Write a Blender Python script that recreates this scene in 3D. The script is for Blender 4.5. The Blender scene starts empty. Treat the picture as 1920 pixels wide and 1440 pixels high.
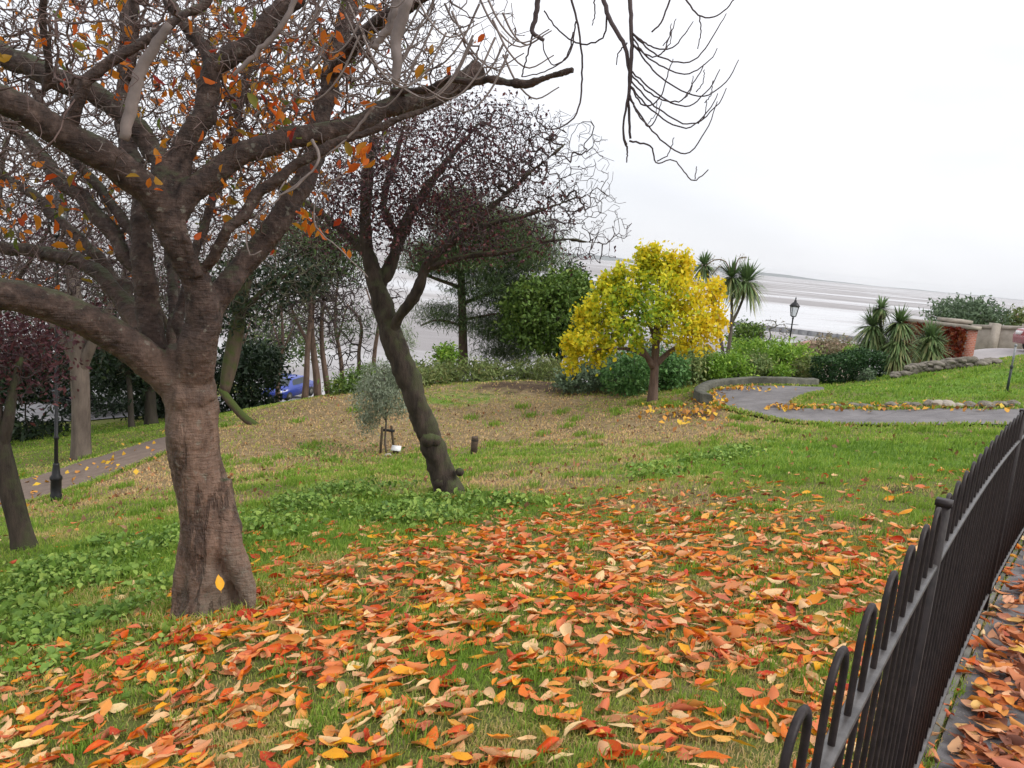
import bpy, bmesh, math, random
import numpy as np
from mathutils import Vector, Matrix

random.seed(7)
RNG = np.random.default_rng(11)
scene = bpy.context.scene
COL = scene.collection
R = math.radians

# ------------------------------------------------------------------ camera
F, CX, CY = 1530.0, 960.0, 720.0
ROLL, PITCH = R(5.5), math.atan(251 / 1530.0)
FW = np.array([0, math.cos(PITCH), -math.sin(PITCH)])
_r0 = np.array([1.0, 0, 0]); _u0 = np.array([0, math.sin(PITCH), math.cos(PITCH)])
RT = math.cos(ROLL) * _r0 + math.sin(ROLL) * _u0
UP = -math.sin(ROLL) * _r0 + math.cos(ROLL) * _u0
CAM = np.array([0, 0, 1.65])
cd = bpy.data.cameras.new('camera'); cam = bpy.data.objects.new('camera', cd); COL.objects.link(cam)
cd.sensor_width = 36.0; cd.lens = 36.0 * F / 1920.0
cd.clip_start = 0.05; cd.clip_end = 30000
m = Matrix(((RT[0], UP[0], -FW[0], CAM[0]), (RT[1], UP[1], -FW[1], CAM[1]), (RT[2], UP[2], -FW[2], CAM[2]), (0, 0, 0, 1)))
cam.matrix_world = m
scene.camera = cam

# ------------------------------------------------------------------ light
SUN_EL, SUN_ROT = R(42), R(110)
w = bpy.data.worlds.new('World'); scene.world = w; w.use_nodes = True
nt = w.node_tree; nt.nodes.clear()
def wn(t, **k):
    n = nt.nodes.new(t)
    for a, b in k.items(): setattr(n, a, b)
    return n
out = wn('ShaderNodeOutputWorld'); bg = wn('ShaderNodeBackground')
sky = wn('ShaderNodeTexSky', sky_type='NISHITA'); sky.sun_disc = False
sky.sun_elevation = SUN_EL; sky.sun_rotation = SUN_ROT
tc = wn('ShaderNodeTexCoord'); mp = wn('ShaderNodeMapping'); mp.inputs['Scale'].default_value = (1, 1, 3.0)
nz = wn('ShaderNodeTexNoise'); nz.inputs['Scale'].default_value = 2.2; nz.inputs['Detail'].default_value = 6; nz.inputs['Roughness'].default_value = .5
cr = wn('ShaderNodeValToRGB')
cr.color_ramp.elements[0].position = .25; cr.color_ramp.elements[0].color = (.76, .77, .79, 1)
cr.color_ramp.elements[1].position = .72; cr.color_ramp.elements[1].color = (1.0, 1.0, 1.0, 1)
mul = wn('ShaderNodeMixRGB', blend_type='MULTIPLY'); mul.inputs[0].default_value = 1; mul.inputs[2].default_value = (8.2, 8.2, 8.35, 1)
mix = wn('ShaderNodeMixRGB'); mix.inputs[0].default_value = .93
nt.links.new(tc.outputs['Generated'], mp.inputs['Vector']); nt.links.new(mp.outputs[0], nz.inputs['Vector'])
nt.links.new(nz.outputs['Fac'], cr.inputs[0]); nt.links.new(cr.outputs[0], mul.inputs[1])
sxyz = wn('ShaderNodeSeparateXYZ'); nt.links.new(tc.outputs['Generated'], sxyz.inputs[0])
grd = wn('ShaderNodeValToRGB'); ge = grd.color_ramp.elements
ge[0].position = 0; ge[0].color = (.69, .695, .71, 1); ge[1].position = 1; ge[1].color = (1.25, 1.25, 1.25, 1)
e3 = ge.new(.3); e3.color = (.84, .84, .85, 1)
nt.links.new(sxyz.outputs['Z'], grd.inputs[0])
mul2 = wn('ShaderNodeMixRGB', blend_type='MULTIPLY'); mul2.inputs[0].default_value = 1
nt.links.new(mul.outputs[0], mul2.inputs[1]); nt.links.new(grd.outputs[0], mul2.inputs[2])
nt.links.new(sky.outputs[0], mix.inputs[1]); nt.links.new(mul2.outputs[0], mix.inputs[2])
nt.links.new(mix.outputs[0], bg.inputs['Color']); bg.inputs['Strength'].default_value = .088
nt.links.new(bg.outputs[0], out.inputs['Surface'])
sd = bpy.data.lights.new('sun', 'SUN'); sd.energy = 1.0; sd.angle = R(25); sd.color = (1, .97, .92)
so = bpy.data.objects.new('sun', sd); COL.objects.link(so)
_sv = Vector((math.sin(SUN_ROT) * math.cos(SUN_EL), math.cos(SUN_ROT) * math.cos(SUN_EL), math.sin(SUN_EL)))
so.rotation_euler = (-_sv).to_track_quat('-Z', 'Y').to_euler()
vs = scene.view_settings; vs.view_transform = 'Standard'; vs.look = 'None'; vs.exposure = 1.1; vs.gamma = 1
scene.render.engine = 'CYCLES'
scene.cycles.max_bounces = 6; scene.cycles.transparent_max_bounces = 8
scene.cycles.use_denoising = True

# ------------------------------------------------------------------ pixel helpers (photo pixels -> points in the place)
def ray(px, py):
    return FW + RT * (px - CX) / F - UP * (py - CY) / F
def P(px, py, Y):
    d = ray(px, py); return CAM + d * (Y / d[1])
def Pn(px, py, Y):
    d = FW[None] + RT[None] * ((px - CX) / F)[:, None] - UP[None] * ((py - CY) / F)[:, None]
    return CAM[None] + d * (Y / d[:, 1])[:, None]

# fence line on the ground
FX, FY, FYAW, FK, FSL = .359, .85, .574, .0121, -.0267
def fence_pt(t, off=0.0):
    a = FYAW + .5 * FK * t
    b = FYAW + FK * t
    return np.array([FX + math.sin(a) * t + math.cos(b) * off, FY + math.cos(a) * t - math.sin(b) * off, FSL * t])

# ------------------------------------------------------------------ terrain height
CTRL = []
def cpx(px, py, Y): CTRL.append(tuple(P(px, py, Y)))
for t in (-2, 0, 2, 4, 6, 8, 11, 14): CTRL.append(tuple(fence_pt(t, -.15)))
for t in (-3, 0, 4, 8, 13): CTRL.append(tuple(fence_pt(t, 2.2)))
for a in [(960, 1440, 2.55), (1300, 1440, 2.3), (100, 1440, 3.1), (500, 1440, 2.75), (400, 1135, 4.9), (20, 1030, 7.6), (105, 940, 13), (840, 930, 9.5),
          (725, 852, 16.5), (887, 850, 16), (640, 747, 22), (500, 797, 20), (420, 803, 19), (1000, 715, 25), (1222, 755, 20), (1330, 740, 20),
          (1500, 795, 16), (1700, 800, 15), (1900, 798, 14.5), (1100, 1000, 6.8), (1400, 950, 7.6), (1700, 950, 7.0), (700, 1000, 7.0), (250, 1000, 8.0),
          (1560, 740, 19), (1890, 732, 18), (1920, 668, 24), (1700, 702, 24), (1590, 727, 21), (30, 935, 14.5), (200, 860, 18), (310, 830, 20),
          (80, 845, 21.5), (150, 862, 19.5), (100, 800, 30), (300, 780, 32), (540, 757, 48), (470, 776, 42), (280, 800, 27), (1250, 850, 12.5),
          (1000, 830, 17), (860, 760, 22), (1850, 655, 32), (1300, 790, 16.5), (640, 900, 11), (200, 1150, 5.2), (20, 1250, 4.3), (2000, 672, 31), (2100, 690, 28), (1400, 722, 21.8), (1470, 721, 22.3), (1535, 723, 22.4), (1310, 724, 23), (1200, 720, 24.5), (1420, 713, 25), (1060, 720, 25.5), (1300, 712, 25.5)]:
    cpx(*a)
CTRL += [(2.6, 30, -3.2), (2, 36, -5.0), (12, 34, -3.6), (13, 28, -2.6), (0, 55, -10.5), (20, 60, -10.5), (36, 48, -3), (40, 30, 0), (40, 10, .3), (25, 4, .1), (15, -3, 0),
         (-6, -4, -.6), (-20, -4, -4), (-45, 5, -7.5), (-60, 30, -8), (-50, 62, -9.8), (-25, 60, -9.8), (0, -4, 0), (45, 62, -8), (17, 28, -.9), (24, 38, -1.0), (-12, 45, -8.6), (-20, 36, -7.2), (18.5, 34.5, -1.0)]
CTRL = np.array(CTRL)
def _tps(C, lam):
    n = len(C); d = np.hypot(C[:, None, 0] - C[None, :, 0], C[:, None, 1] - C[None, :, 1])
    K = np.where(d > 0, d * d * np.log(np.maximum(d, 1e-9)), 0) + lam * np.eye(n)
    Q = np.c_[np.ones(n), C[:, :2]]
    A = np.block([[K, Q], [Q.T, np.zeros((3, 3))]])
    return np.linalg.solve(A, np.r_[C[:, 2], np.zeros(3)])
_W = _tps(CTRL, .35)
def zf(x, y):
    x = np.atleast_1d(np.asarray(x, float)); y = np.atleast_1d(np.asarray(y, float))
    o = np.empty(len(x))
    for s in range(0, len(x), 40000):
        xs, ys = x[s:s + 40000], y[s:s + 40000]
        d2 = (xs[:, None] - CTRL[None, :, 0]) ** 2 + (ys[:, None] - CTRL[None, :, 1]) ** 2
        o[s:s + 40000] = (.5 * d2 * np.log(np.maximum(d2, 1e-12))) @ _W[:-3] + _W[-3] + _W[-2] * xs + _W[-1] * ys
    # small real unevenness of turf, none on the tarmac side
    b = .014 * np.sin(x * 2.3 + 1.1 * np.sin(y * 1.7)) * np.cos(y * 2.9 + x) + .03 * np.sin(x * .9 + y * 1.3) * np.cos(y * .8 - x * .5)
    o += b * np.clip((y - 1.5) / 3, 0, 1) * np.clip((-(x - .36) * math.cos(FYAW) + (y - .85) * math.sin(FYAW)) / 1.0, 0, 1)
    return o
def z1(x, y): return float(zf(x, y)[0])
_YS = np.concatenate([np.arange(1.2, 12, .15), np.arange(12, 70, .35)])
def gpn(px, py):
    px = np.asarray(px, float); py = np.asarray(py, float)
    d = FW[None] + RT[None] * ((px - CX) / F)[:, None] - UP[None] * ((py - CY) / F)[:, None]
    d = d / d[:, 1:2]
    Y = np.full(len(px), 70.0); done = np.zeros(len(px), bool)
    prev = None; pv = 1.0
    for yv in _YS:
        idx = np.where(~done)[0]
        if not len(idx): break
        pt = CAM[None] + d[idx] * yv
        below = pt[:, 2] <= zf(pt[:, 0], pt[:, 1])
        h = idx[below]
        if len(h):
            lo = np.full(len(h), pv); hi = np.full(len(h), yv)
            for _ in range(7):
                mid = (lo + hi) / 2; q = CAM[None] + d[h] * mid[:, None]
                bl = q[:, 2] <= zf(q[:, 0], q[:, 1]); hi = np.where(bl, mid, hi); lo = np.where(bl, lo, mid)
            Y[h] = hi; done[h] = True
        pv = yv
    p = CAM[None] + d * Y[:, None]
    p[:, 2] = np.where(done, zf(p[:, 0], p[:, 1]), p[:, 2])
    return p
def gp(px, py): return gpn([px], [py])[0]
def onground(px, py, Y):
    """the ground under the sight line at depth Y"""
    p = P(px, py, Y); p[2] = z1(p[0], p[1]); return p

# ------------------------------------------------------------------ object helpers
def tag(o, label=None, cat=None, group=None, kind=None):
    if label: o['label'] = label
    if cat: o['category'] = cat
    if group: o['group'] = group
    if kind: o['kind'] = kind
    return o
def empty(name, loc, label=None, cat=None, group=None):
    o = bpy.data.objects.new(name, None); COL.objects.link(o); o.location = loc; o.empty_display_size = .2
    return tag(o, label, cat, group)
class MB:
    def __init__(s): s.v = []; s.f4 = []; s.f3 = []; s.n = 0; s.a4 = []; s.a3 = []
    def add(s, v, q=None, t=None, a=None):
        v = np.asarray(v, float).reshape(-1, 3)
        s.v.append(v)
        if q is not None and len(q):
            q = np.asarray(q, int).reshape(-1, 4); s.f4.append(q + s.n)
            s.a4.append(np.zeros(len(q)) if a is None else np.broadcast_to(np.asarray(a, float), (len(q),)).copy())
        if t is not None and len(t):
            t = np.asarray(t, int).reshape(-1, 3); s.f3.append(t + s.n)
            s.a3.append(np.zeros(len(t)) if a is None else np.broadcast_to(np.asarray(a, float), (len(t),)).copy())
        s.n += len(v)
        return s
    def tube(s, pts, r, sides=6, cap=True, a=None):
        pts = np.asarray(pts, float); n = len(pts); r = np.broadcast_to(np.asarray(r, float), (n,))
        T = np.gradient(pts, axis=0); T /= np.maximum(np.linalg.norm(T, axis=1), 1e-9)[:, None]
        ref = np.array([0, 0, 1.0]) if abs(T[0][2]) < .9 else np.array([1.0, 0, 0])
        u = np.cross(T[0], ref); u /= np.linalg.norm(u)
        ang = np.arange(sides) * 2 * math.pi / sides; ca, sa = np.cos(ang), np.sin(ang)
        V = np.empty((n, sides, 3))
        for i in range(n):
            u = u - T[i] * (u @ T[i]); u /= max(np.linalg.norm(u), 1e-9); v = np.cross(T[i], u)
            V[i] = pts[i] + r[i] * (ca[:, None] * u + sa[:, None] * v)
        i, j = np.meshgrid(np.arange(n - 1), np.arange(sides), indexing='ij'); j2 = (j + 1) % sides
        q = np.stack([i * sides + j, i * sides + j2, (i + 1) * sides + j2, (i + 1) * sides + j], -1).reshape(-1, 4)
        V = V.reshape(-1, 3)
        if cap:
            V = np.vstack([V, pts[0], pts[-1]]); c0, c1 = n * sides, n * sides + 1
            k = np.arange(sides); k2 = (k + 1) % sides
            t = np.vstack([np.stack([np.full(sides, c0), k2, k], 1), np.stack([np.full(sides, c1), (n - 1) * sides + k, (n - 1) * sides + k2], 1)])
            s.add(V, q, t, a)
        else: s.add(V, q, None, a)
        return s
    def box(s, c, size, rot=None, a=None):
        x, y, z = np.asarray(size) / 2
        V = np.array([(-x, -y, -z), (x, -y, -z), (x, y, -z), (-x, y, -z), (-x, -y, z), (x, -y, z), (x, y, z), (-x, y, z)])
        if rot is not None: V = V @ np.asarray(rot).T
        return s.add(V + np.asarray(c), [(0, 3, 2, 1), (4, 5, 6, 7), (0, 1, 5, 4), (1, 2, 6, 5), (2, 3, 7, 6), (3, 0, 4, 7)], None, a)
    def lathe(s, prof, c, sides=16, a=None):
        prof = np.asarray(prof, float); ang = np.arange(sides) * 2 * math.pi / sides
        V = np.stack([prof[:, None, 0] * np.cos(ang), prof[:, None, 0] * np.sin(ang), np.repeat(prof[:, 1:2], sides, 1)], -1).reshape(-1, 3) + np.asarray(c)
        n = len(prof); i, j = np.meshgrid(np.arange(n - 1), np.arange(sides), indexing='ij'); j2 = (j + 1) % sides
        return s.add(V, np.stack([i * sides + j, i * sides + j2, (i + 1) * sides + j2, (i + 1) * sides + j], -1).reshape(-1, 4), None, a)
    def build(s, name, mat, parent=None, smooth=False, attr=True):
        V = np.vstack(s.v) if s.v else np.zeros((0, 3))
        q = np.vstack(s.f4) if s.f4 else np.zeros((0, 4), int); t = np.vstack(s.f3) if s.f3 else np.zeros((0, 3), int)
        if parent is not None: V = V - np.array(parent.matrix_basis.translation)
        me = bpy.data.meshes.new(name)
        nq, ntri = len(q), len(t)
        me.vertices.add(len(V)); me.vertices.foreach_set('co', V.astype(np.float32).ravel())
        me.loops.add(nq * 4 + ntri * 3)
        me.loops.foreach_set('vertex_index', np.concatenate([q.ravel(), t.ravel()]).astype(np.int32))
        me.polygons.add(nq + ntri)
        me.polygons.foreach_set('loop_start', np.concatenate([np.arange(nq) * 4, nq * 4 + np.arange(ntri) * 3]).astype(np.int32))
        me.polygons.foreach_set('loop_total', np.concatenate([np.full(nq, 4), np.full(ntri, 3)]).astype(np.int32))
        me.update(calc_edges=True)
        if attr:
            A = np.concatenate((s.a4 or [np.zeros(0)]) + (s.a3 or [np.zeros(0)]))
            at = me.attributes.new('rnd', 'FLOAT', 'FACE'); at.data.foreach_set('value', A.astype(np.float32))
        if smooth: me.polygons.foreach_set('use_smooth', np.ones(nq + ntri, bool))
        me.materials.append(mat)
        o = bpy.data.objects.new(name, me); COL.objects.link(o)
        if parent is not None: o.parent = parent
        return o

# ------------------------------------------------------------------ materials
def mat(name):
    mt = bpy.data.materials.new(name); mt.use_nodes = True
    n = mt.node_tree.nodes; b = n['Principled BSDF']
    return mt, mt.node_tree, b
def node(t, typ, **k):
    n = t.nodes.new(typ)
    for a, v in k.items(): setattr(n, a, v)
    return n
def noise(t, scale, detail=4, rough=.55, stretch=None, coord='Object'):
    c = node(t, 'ShaderNodeTexCoord'); n = node(t, 'ShaderNodeTexNoise')
    n.inputs['Scale'].default_value = scale; n.inputs['Detail'].default_value = detail; n.inputs['Roughness'].default_value = rough
    if stretch:
        mpn = node(t, 'ShaderNodeMapping'); mpn.inputs['Scale'].default_value = stretch
        t.links.new(c.outputs[coord], mpn.inputs[0]); t.links.new(mpn.outputs[0], n.inputs['Vector'])
    else: t.links.new(c.outputs[coord], n.inputs['Vector'])
    return n.outputs['Fac']
def ramp(t, fac, stops, interp='LINEAR'):
    r = node(t, 'ShaderNodeValToRGB'); e = r.color_ramp.elements; r.color_ramp.interpolation = interp
    while len(e) < len(stops): e.new(.5)
    for x, (p, c) in zip(e, stops): x.position = p; x.color = (*c, 1)
    t.links.new(fac, r.inputs[0]); return r.outputs[0]
def mixc(t, fac, a, b, mode='MIX'):
    m_ = node(t, 'ShaderNodeMixRGB', blend_type=mode)
    for i, v in ((0, fac), (1, a), (2, b)):
        if isinstance(v, (int, float)): m_.inputs[i].default_value = v
        elif isinstance(v, tuple): m_.inputs[i].default_value = (*v, 1)
        else: t.links.new(v, m_.inputs[i])
    return m_.outputs[0]
def mth(t, op, a, b=None, clamp=False):
    n = node(t, 'ShaderNodeMath', operation=op); n.use_clamp = clamp
    for i, v in ((0, a), (1, b)):
        if v is None: continue
        if isinstance(v, (int, float)): n.inputs[i].default_value = v
        else: t.links.new(v, n.inputs[i])
    return n.outputs[0]
def bump(t, b, h, strength=.5, dist=.01):
    n = node(t, 'ShaderNodeBump'); n.inputs['Strength'].default_value = strength; n.inputs['Distance'].default_value = dist
    t.links.new(h, n.inputs['Height']); t.links.new(n.outputs[0], b.inputs['Normal'])
def attr(t, name='rnd'):
    n = node(t, 'ShaderNodeAttribute'); n.attribute_name = name; return n.outputs['Fac']

def m_plain(name, c1, c2, scale=6, rough=.8, bmp=.3, bd=.01, spec=.3):
    mt, t, b = mat(name); f = noise(t, scale, 6, .65)
    t.links.new(ramp(t, f, [(.3, c1), (.7, c2)]), b.inputs['Base Color'])
    b.inputs['Roughness'].default_value = rough; b.inputs['Specular IOR Level'].default_value = spec
    if bmp: bump(t, b, noise(t, scale * 4, 6, .7), bmp, bd)
    return mt
def m_leaf(name, stops, rough=.55, transl=.25, clump=None, back=None):
    mt, t, b = mat(name)
    c = ramp(t, attr(t), stops)
    if clump: c = mixc(t, ramp(t, noise(t, clump[0], 3), [(.4, (0, 0, 0)), (.6, (1, 1, 1))]), c, mixc(t, 1.0, c, clump[1], 'MULTIPLY'))
    if back:
        g = node(t, 'ShaderNodeNewGeometry'); c = mixc(t, mth(t, 'MULTIPLY', g.outputs['Backfacing'], back[0]), c, back[1])
    t.links.new(c, b.inputs['Base Color']); b.inputs['Roughness'].default_value = rough; b.inputs['Specular IOR Level'].default_value = .25
    if transl:
        tr = node(t, 'ShaderNodeBsdfTranslucent'); t.links.new(c, tr.inputs[0]); ms = node(t, 'ShaderNodeMixShader'); ms.inputs[0].default_value = transl
        t.links.new(b.outputs[0], ms.inputs[1]); t.links.new(tr.outputs[0], ms.inputs[2]); t.links.new(ms.outputs[0], t.nodes['Material Output'].inputs[0])
    return mt
def m_bark(name, c1, c2, moss=None, lent=None, scale=9, stretch=(1, 1, .25), rough=.75, bd=.02, mossb=.0, crack=0):
    mt, t, b = mat(name)
    f = noise(t, scale, 7, .68, stretch); c = ramp(t, f, [(.3, c1), (.68, c2)])
    h = f
    if lent:
        l = noise(t, 11, 5, .6, (1, 1, 8)); lm = ramp(t, l, [(.52, (0, 0, 0)), (.7, (1, 1, 1))]); c = mixc(t, mth(t, 'MULTIPLY', lm, .55), c, lent)
        h = mth(t, 'ADD', f, mth(t, 'MULTIPLY', l, .5))
    if crack:
        oc = node(t, 'ShaderNodeTexCoord'); oz = node(t, 'ShaderNodeSeparateXYZ'); t.links.new(oc.outputs['Object'], oz.inputs[0])
        n2 = noise(t, 14, 7, .7); lc_ = ramp(t, n2, [(.34, (.018, .0105, .008)), (.55, (.062, .038, .029)), (.74, (.14, .094, .074))])
        hi2 = ramp(t, mth(t, 'MULTIPLY', mth(t, 'ADD', oz.outputs['Z'], mth(t, 'MULTIPLY', noise(t, 2.5, 3), .7)), .4), [(.62, (0, 0, 0)), (.86, (1, 1, 1))])
        c = mixc(t, hi2, c, lc_); h = mth(t, 'ADD', h, mth(t, 'MULTIPLY', n2, .8))
        cn = noise(t, 4.2, 6, .62, (1, 1, .16)); cd_ = ramp(t, cn, [(.455, (0, 0, 0)), (.5, (1, 1, 1)), (.545, (0, 0, 0))])
        oc = node(t, 'ShaderNodeTexCoord'); oz = node(t, 'ShaderNodeSeparateXYZ'); t.links.new(oc.outputs['Object'], oz.inputs[0])
        zm = ramp(t, mth(t, 'ADD', mth(t, 'MULTIPLY', oz.outputs['Z'], .5), mth(t, 'MULTIPLY', noise(t, 3, 3), .2)), [(.55, (1, 1, 1)), (.8, (0, 0, 0))])
        ck = mth(t, 'MULTIPLY', cd_, zm); c = mixc(t, mth(t, 'MULTIPLY', ck, crack * .95), c, (.014, .009, .008)); h = mth(t, 'SUBTRACT', h, mth(t, 'MULTIPLY', ck, .9))
        gn = ramp(t, noise(t, 2.6, 4, .6, (1, 1, .4)), [(.5, (0, 0, 0)), (.62, (1, 1, 1))]); c = mixc(t, mth(t, 'MULTIPLY', mth(t, 'MULTIPLY', gn, zm), .5), c, (.15, .13, .10))
    if crack:
        li_ = ramp(t, noise(t, 17, 4, .6), [(.62, (0, 0, 0)), (.68, (.5, .5, .5))]); c = mixc(t, li_, c, (.20, .19, .15))
    if moss:
        g = node(t, 'ShaderNodeNewGeometry'); sx = node(t, 'ShaderNodeSeparateXYZ'); t.links.new(g.outputs['Normal'], sx.inputs[0])
        k = mth(t, 'ADD', mth(t, 'MULTIPLY', sx.outputs['Z'], .55), mth(t, 'MULTIPLY', noise(t, 5, 5, .6), 1.1))
        c = mixc(t, ramp(t, mth(t, 'ADD', k, mossb), [(.62, (0, 0, 0)), (.95, (1, 1, 1))]), c, moss)
    t.links.new(c, b.inputs['Base Color']); b.inputs['Roughness'].default_value = rough; b.inputs['Specular IOR Level'].default_value = .3
    bump(t, b, h, .8, bd)
    return mt

M = {}
M['cherry_bark'] = m_bark('cherry bark', (.07, .043, .031), (.25, .158, .112), moss=(.055, .065, .028), lent=(.15, .105, .085), scale=13, stretch=(1.2, 1.2, .32), rough=.62, bd=.03, mossb=-.27, crack=.55)
M['limb_bark'] = m_bark('limb bark', (.022, .012, .010), (.085, .052, .044), moss=(.06, .068, .03), lent=(.11, .075, .06), scale=10, stretch=(1, 1, 1), rough=.7, bd=.012, mossb=-.08)
M['moss_bark'] = m_bark('moss bark', (.05, .035, .028), (.12, .085, .06), moss=(.055, .075, .016), scale=9, rough=.9, mossb=.18)
M['twig'] = m_bark('twig bark', (.05, .028, .026), (.15, .10, .085), scale=3, stretch=(1, 1, 1), bd=.002)
M['pale_twig'] = m_bark('pale twig', (.10, .078, .07), (.25, .20, .18), scale=4, stretch=(1, 1, 1), bd=.004)
M['plum_bark'] = m_bark('plum bark', (.020, .015, .012), (.075, .055, .042), moss=(.065, .075, .03), scale=12, rough=.9, bd=.04, mossb=-.02)
M['plum_twig'] = m_bark('plum twig', (.03, .02, .02), (.085, .06, .058), scale=3, stretch=(1, 1, 1), bd=.002)
M['grey_bark'] = m_bark('grey bark', (.075, .057, .046), (.18, .142, .115), scale=6, bd=.03)
M['pine_bark'] = m_bark('pine bark', (.07, .042, .032), (.19, .125, .095), scale=10, bd=.03)
M['dark_bark'] = m_bark('dark bark', (.03, .024, .02), (.075, .06, .048), moss=(.05, .055, .02), scale=8, bd=.02)
M['autumn_leaf'] = m_leaf('hanging autumn leaves', [(0, (.10, .13, .02)), (.15, (.20, .17, .02)), (.3, (.55, .22, .02)), (.6, (.62, .14, .015)), (.85, (.45, .06, .015)), (1, (.30, .03, .02))], transl=.5)
LEAFC = [(0, (.30, .016, .010)), (.12, (.50, .03, .010)), (.28, (.62, .08, .008)), (.48, (.70, .18, .010)), (.66, (.78, .40, .015)), (.72, (.55, .17, .06)), (.86, (.70, .38, .19)), (1, (.80, .60, .30))]
def m_fallen():
    mt, t, b = mat('fallen leaves')
    c = ramp(t, attr(t), LEAFC)
    n = noise(t, 55, 5, .6); c = mixc(t, ramp(t, n, [(.45, (0, 0, 0)), (.75, (.35, .35, .35))]), c, (.70, .26, .02))
    n2 = noise(t, 130, 3, .6); c = mixc(t, ramp(t, n2, [(.62, (0, 0, 0)), (.72, (.6, .6, .6))]), c, (.16, .05, .02))
    g = node(t, 'ShaderNodeNewGeometry'); c = mixc(t, mth(t, 'MULTIPLY', g.outputs['Backfacing'], .5), c, mixc(t, .5, c, (.74, .42, .22)))
    t.links.new(c, b.inputs['Base Color']); b.inputs['Roughness'].default_value = .5; b.inputs['Specular IOR Level'].default_value = .3
    bump(t, b, noise(t, 90, 4), .3, .003)
    tr = node(t, 'ShaderNodeBsdfTranslucent'); t.links.new(c, tr.inputs[0]); ms = node(t, 'ShaderNodeMixShader'); ms.inputs[0].default_value = .18
    t.links.new(b.outputs[0], ms.inputs[1]); t.links.new(tr.outputs[0], ms.inputs[2]); t.links.new(ms.outputs[0], t.nodes['Material Output'].inputs[0])
    return mt
M['fallen'] = m_fallen()
M['brown_fallen'] = m_leaf('brown fallen leaves', [(0, (.14, .05, .03)), (.2, (.26, .09, .045)), (.38, (.50, .13, .03)), (.55, (.40, .20, .11)), (.7, (.62, .24, .03)), (.82, (.34, .05, .025)), (.92, (.66, .36, .2)), (1, (.7, .45, .06))], transl=.1)
M['yellow_fallen'] = m_leaf('yellow fallen leaves', [(0, (.62, .42, .03)), (.5, (.6, .28, .04)), (1, (.35, .14, .04))], transl=.1)
M['straw'] = m_leaf('dead leaf scatter', [(0, (.30, .17, .09)), (.6, (.20, .10, .05)), (1, (.45, .16, .05))], transl=.1)
M['grass'] = m_leaf('grass blades', [(0, (0.1352, 0.2413, 0.0306)), (0.35, (0.2522, 0.3862, 0.049)), (0.6, (0.3601, 0.4184, 0.0842)), (0.8, (0.5583, 0.4344, 0.1684)), (1, (0.7204, 0.4988, 0.2602))], transl=.42)
M['weed'] = m_leaf('weed leaves', [(0, (0.0812, 0.1584, 0.0275)), (0.5, (0.1725, 0.288, 0.0495)), (1, (0.3248, 0.432, 0.088))], transl=.2)
M['yellow_leaf'] = m_leaf('yellow leaves', [(0, (.19, .33, .035)), (.3, (.44, .50, .03)), (.6, (.78, .66, .03)), (1, (.80, .54, .02))], transl=.42)
M['plum_leaf'] = m_leaf('plum leaves', [(0, (.035, .013, .018)), (.6, (.085, .028, .034)), (1, (.17, .06, .055))], transl=.25)
M['pine_leaf'] = m_leaf('pine needles', [(0, (0.0325, 0.0624, 0.0238)), (0.6, (0.0811, 0.129, 0.0395)), (1, (0.1622, 0.1976, 0.0692))], transl=.1)
M['oak_leaf'] = m_leaf('evergreen oak leaves', [(0, (0.0453, 0.0906, 0.0174)), (0.6, (0.1133, 0.1904, 0.0319)), (1, (0.2265, 0.29, 0.058))], transl=.15)
M['dark_leaf'] = m_leaf('dark evergreen leaves', [(0, (.010, .022, .010)), (.6, (.022, .04, .018)), (1, (.05, .07, .03))], transl=.1)
M['olive_leaf'] = m_leaf('olive leaves', [(0, (0.135, 0.165, 0.105)), (0.6, (0.225, 0.2625, 0.18)), (1, (0.39, 0.42, 0.315))], transl=.15)
M['lime_leaf'] = m_leaf('lime shrub leaves', [(0, (0.0945, 0.2025, 0.0203)), (0.6, (0.2025, 0.351, 0.0405)), (1, (0.3645, 0.486, 0.0675))], transl=.25)
M['green_leaf'] = m_leaf('green shrub leaves', [(0, (0.048, 0.12, 0.032)), (0.6, (0.096, 0.216, 0.056)), (1, (0.192, 0.32, 0.096))], transl=.2)
M['sage_leaf'] = m_leaf('grey green shrub leaves', [(0, (0.07, 0.112, 0.063)), (0.6, (0.126, 0.182, 0.098)), (1, (0.21, 0.28, 0.168))], transl=.2)
M['variegated'] = m_leaf('variegated leaves', [(0, (0.084, 0.154, 0.042)), (0.6, (0.196, 0.252, 0.084)), (1, (0.504, 0.504, 0.196))], transl=.2)
M['tan_leaf'] = m_leaf('tan dry leaves', [(0, (0.208, 0.156, 0.104)), (0.6, (0.325, 0.26, 0.169)), (1, (0.26, 0.312, 0.13))], transl=.2)
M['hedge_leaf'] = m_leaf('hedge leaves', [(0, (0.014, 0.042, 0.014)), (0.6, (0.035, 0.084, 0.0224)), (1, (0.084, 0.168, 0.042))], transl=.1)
M['cordy_leaf'] = m_leaf('cordyline leaves', [(0, (0.0675, 0.12, 0.045)), (0.6, (0.15, 0.225, 0.0825)), (1, (0.375, 0.36, 0.165))], transl=.15)
M['red_leaf'] = m_leaf('creeper leaves', [(0, (0.12, 0.012, 0.0072)), (0.6, (0.198, 0.027, 0.009)), (1, (0.27, 0.078, 0.018))], transl=.25)
M['bracken'] = m_leaf('bracken ground cover', [(0, (0.084, 0.119, 0.035)), (0.5, (0.154, 0.203, 0.056)), (0.85, (0.224, 0.224, 0.084)), (1, (0.308, 0.182, 0.084))], transl=.2)
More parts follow.
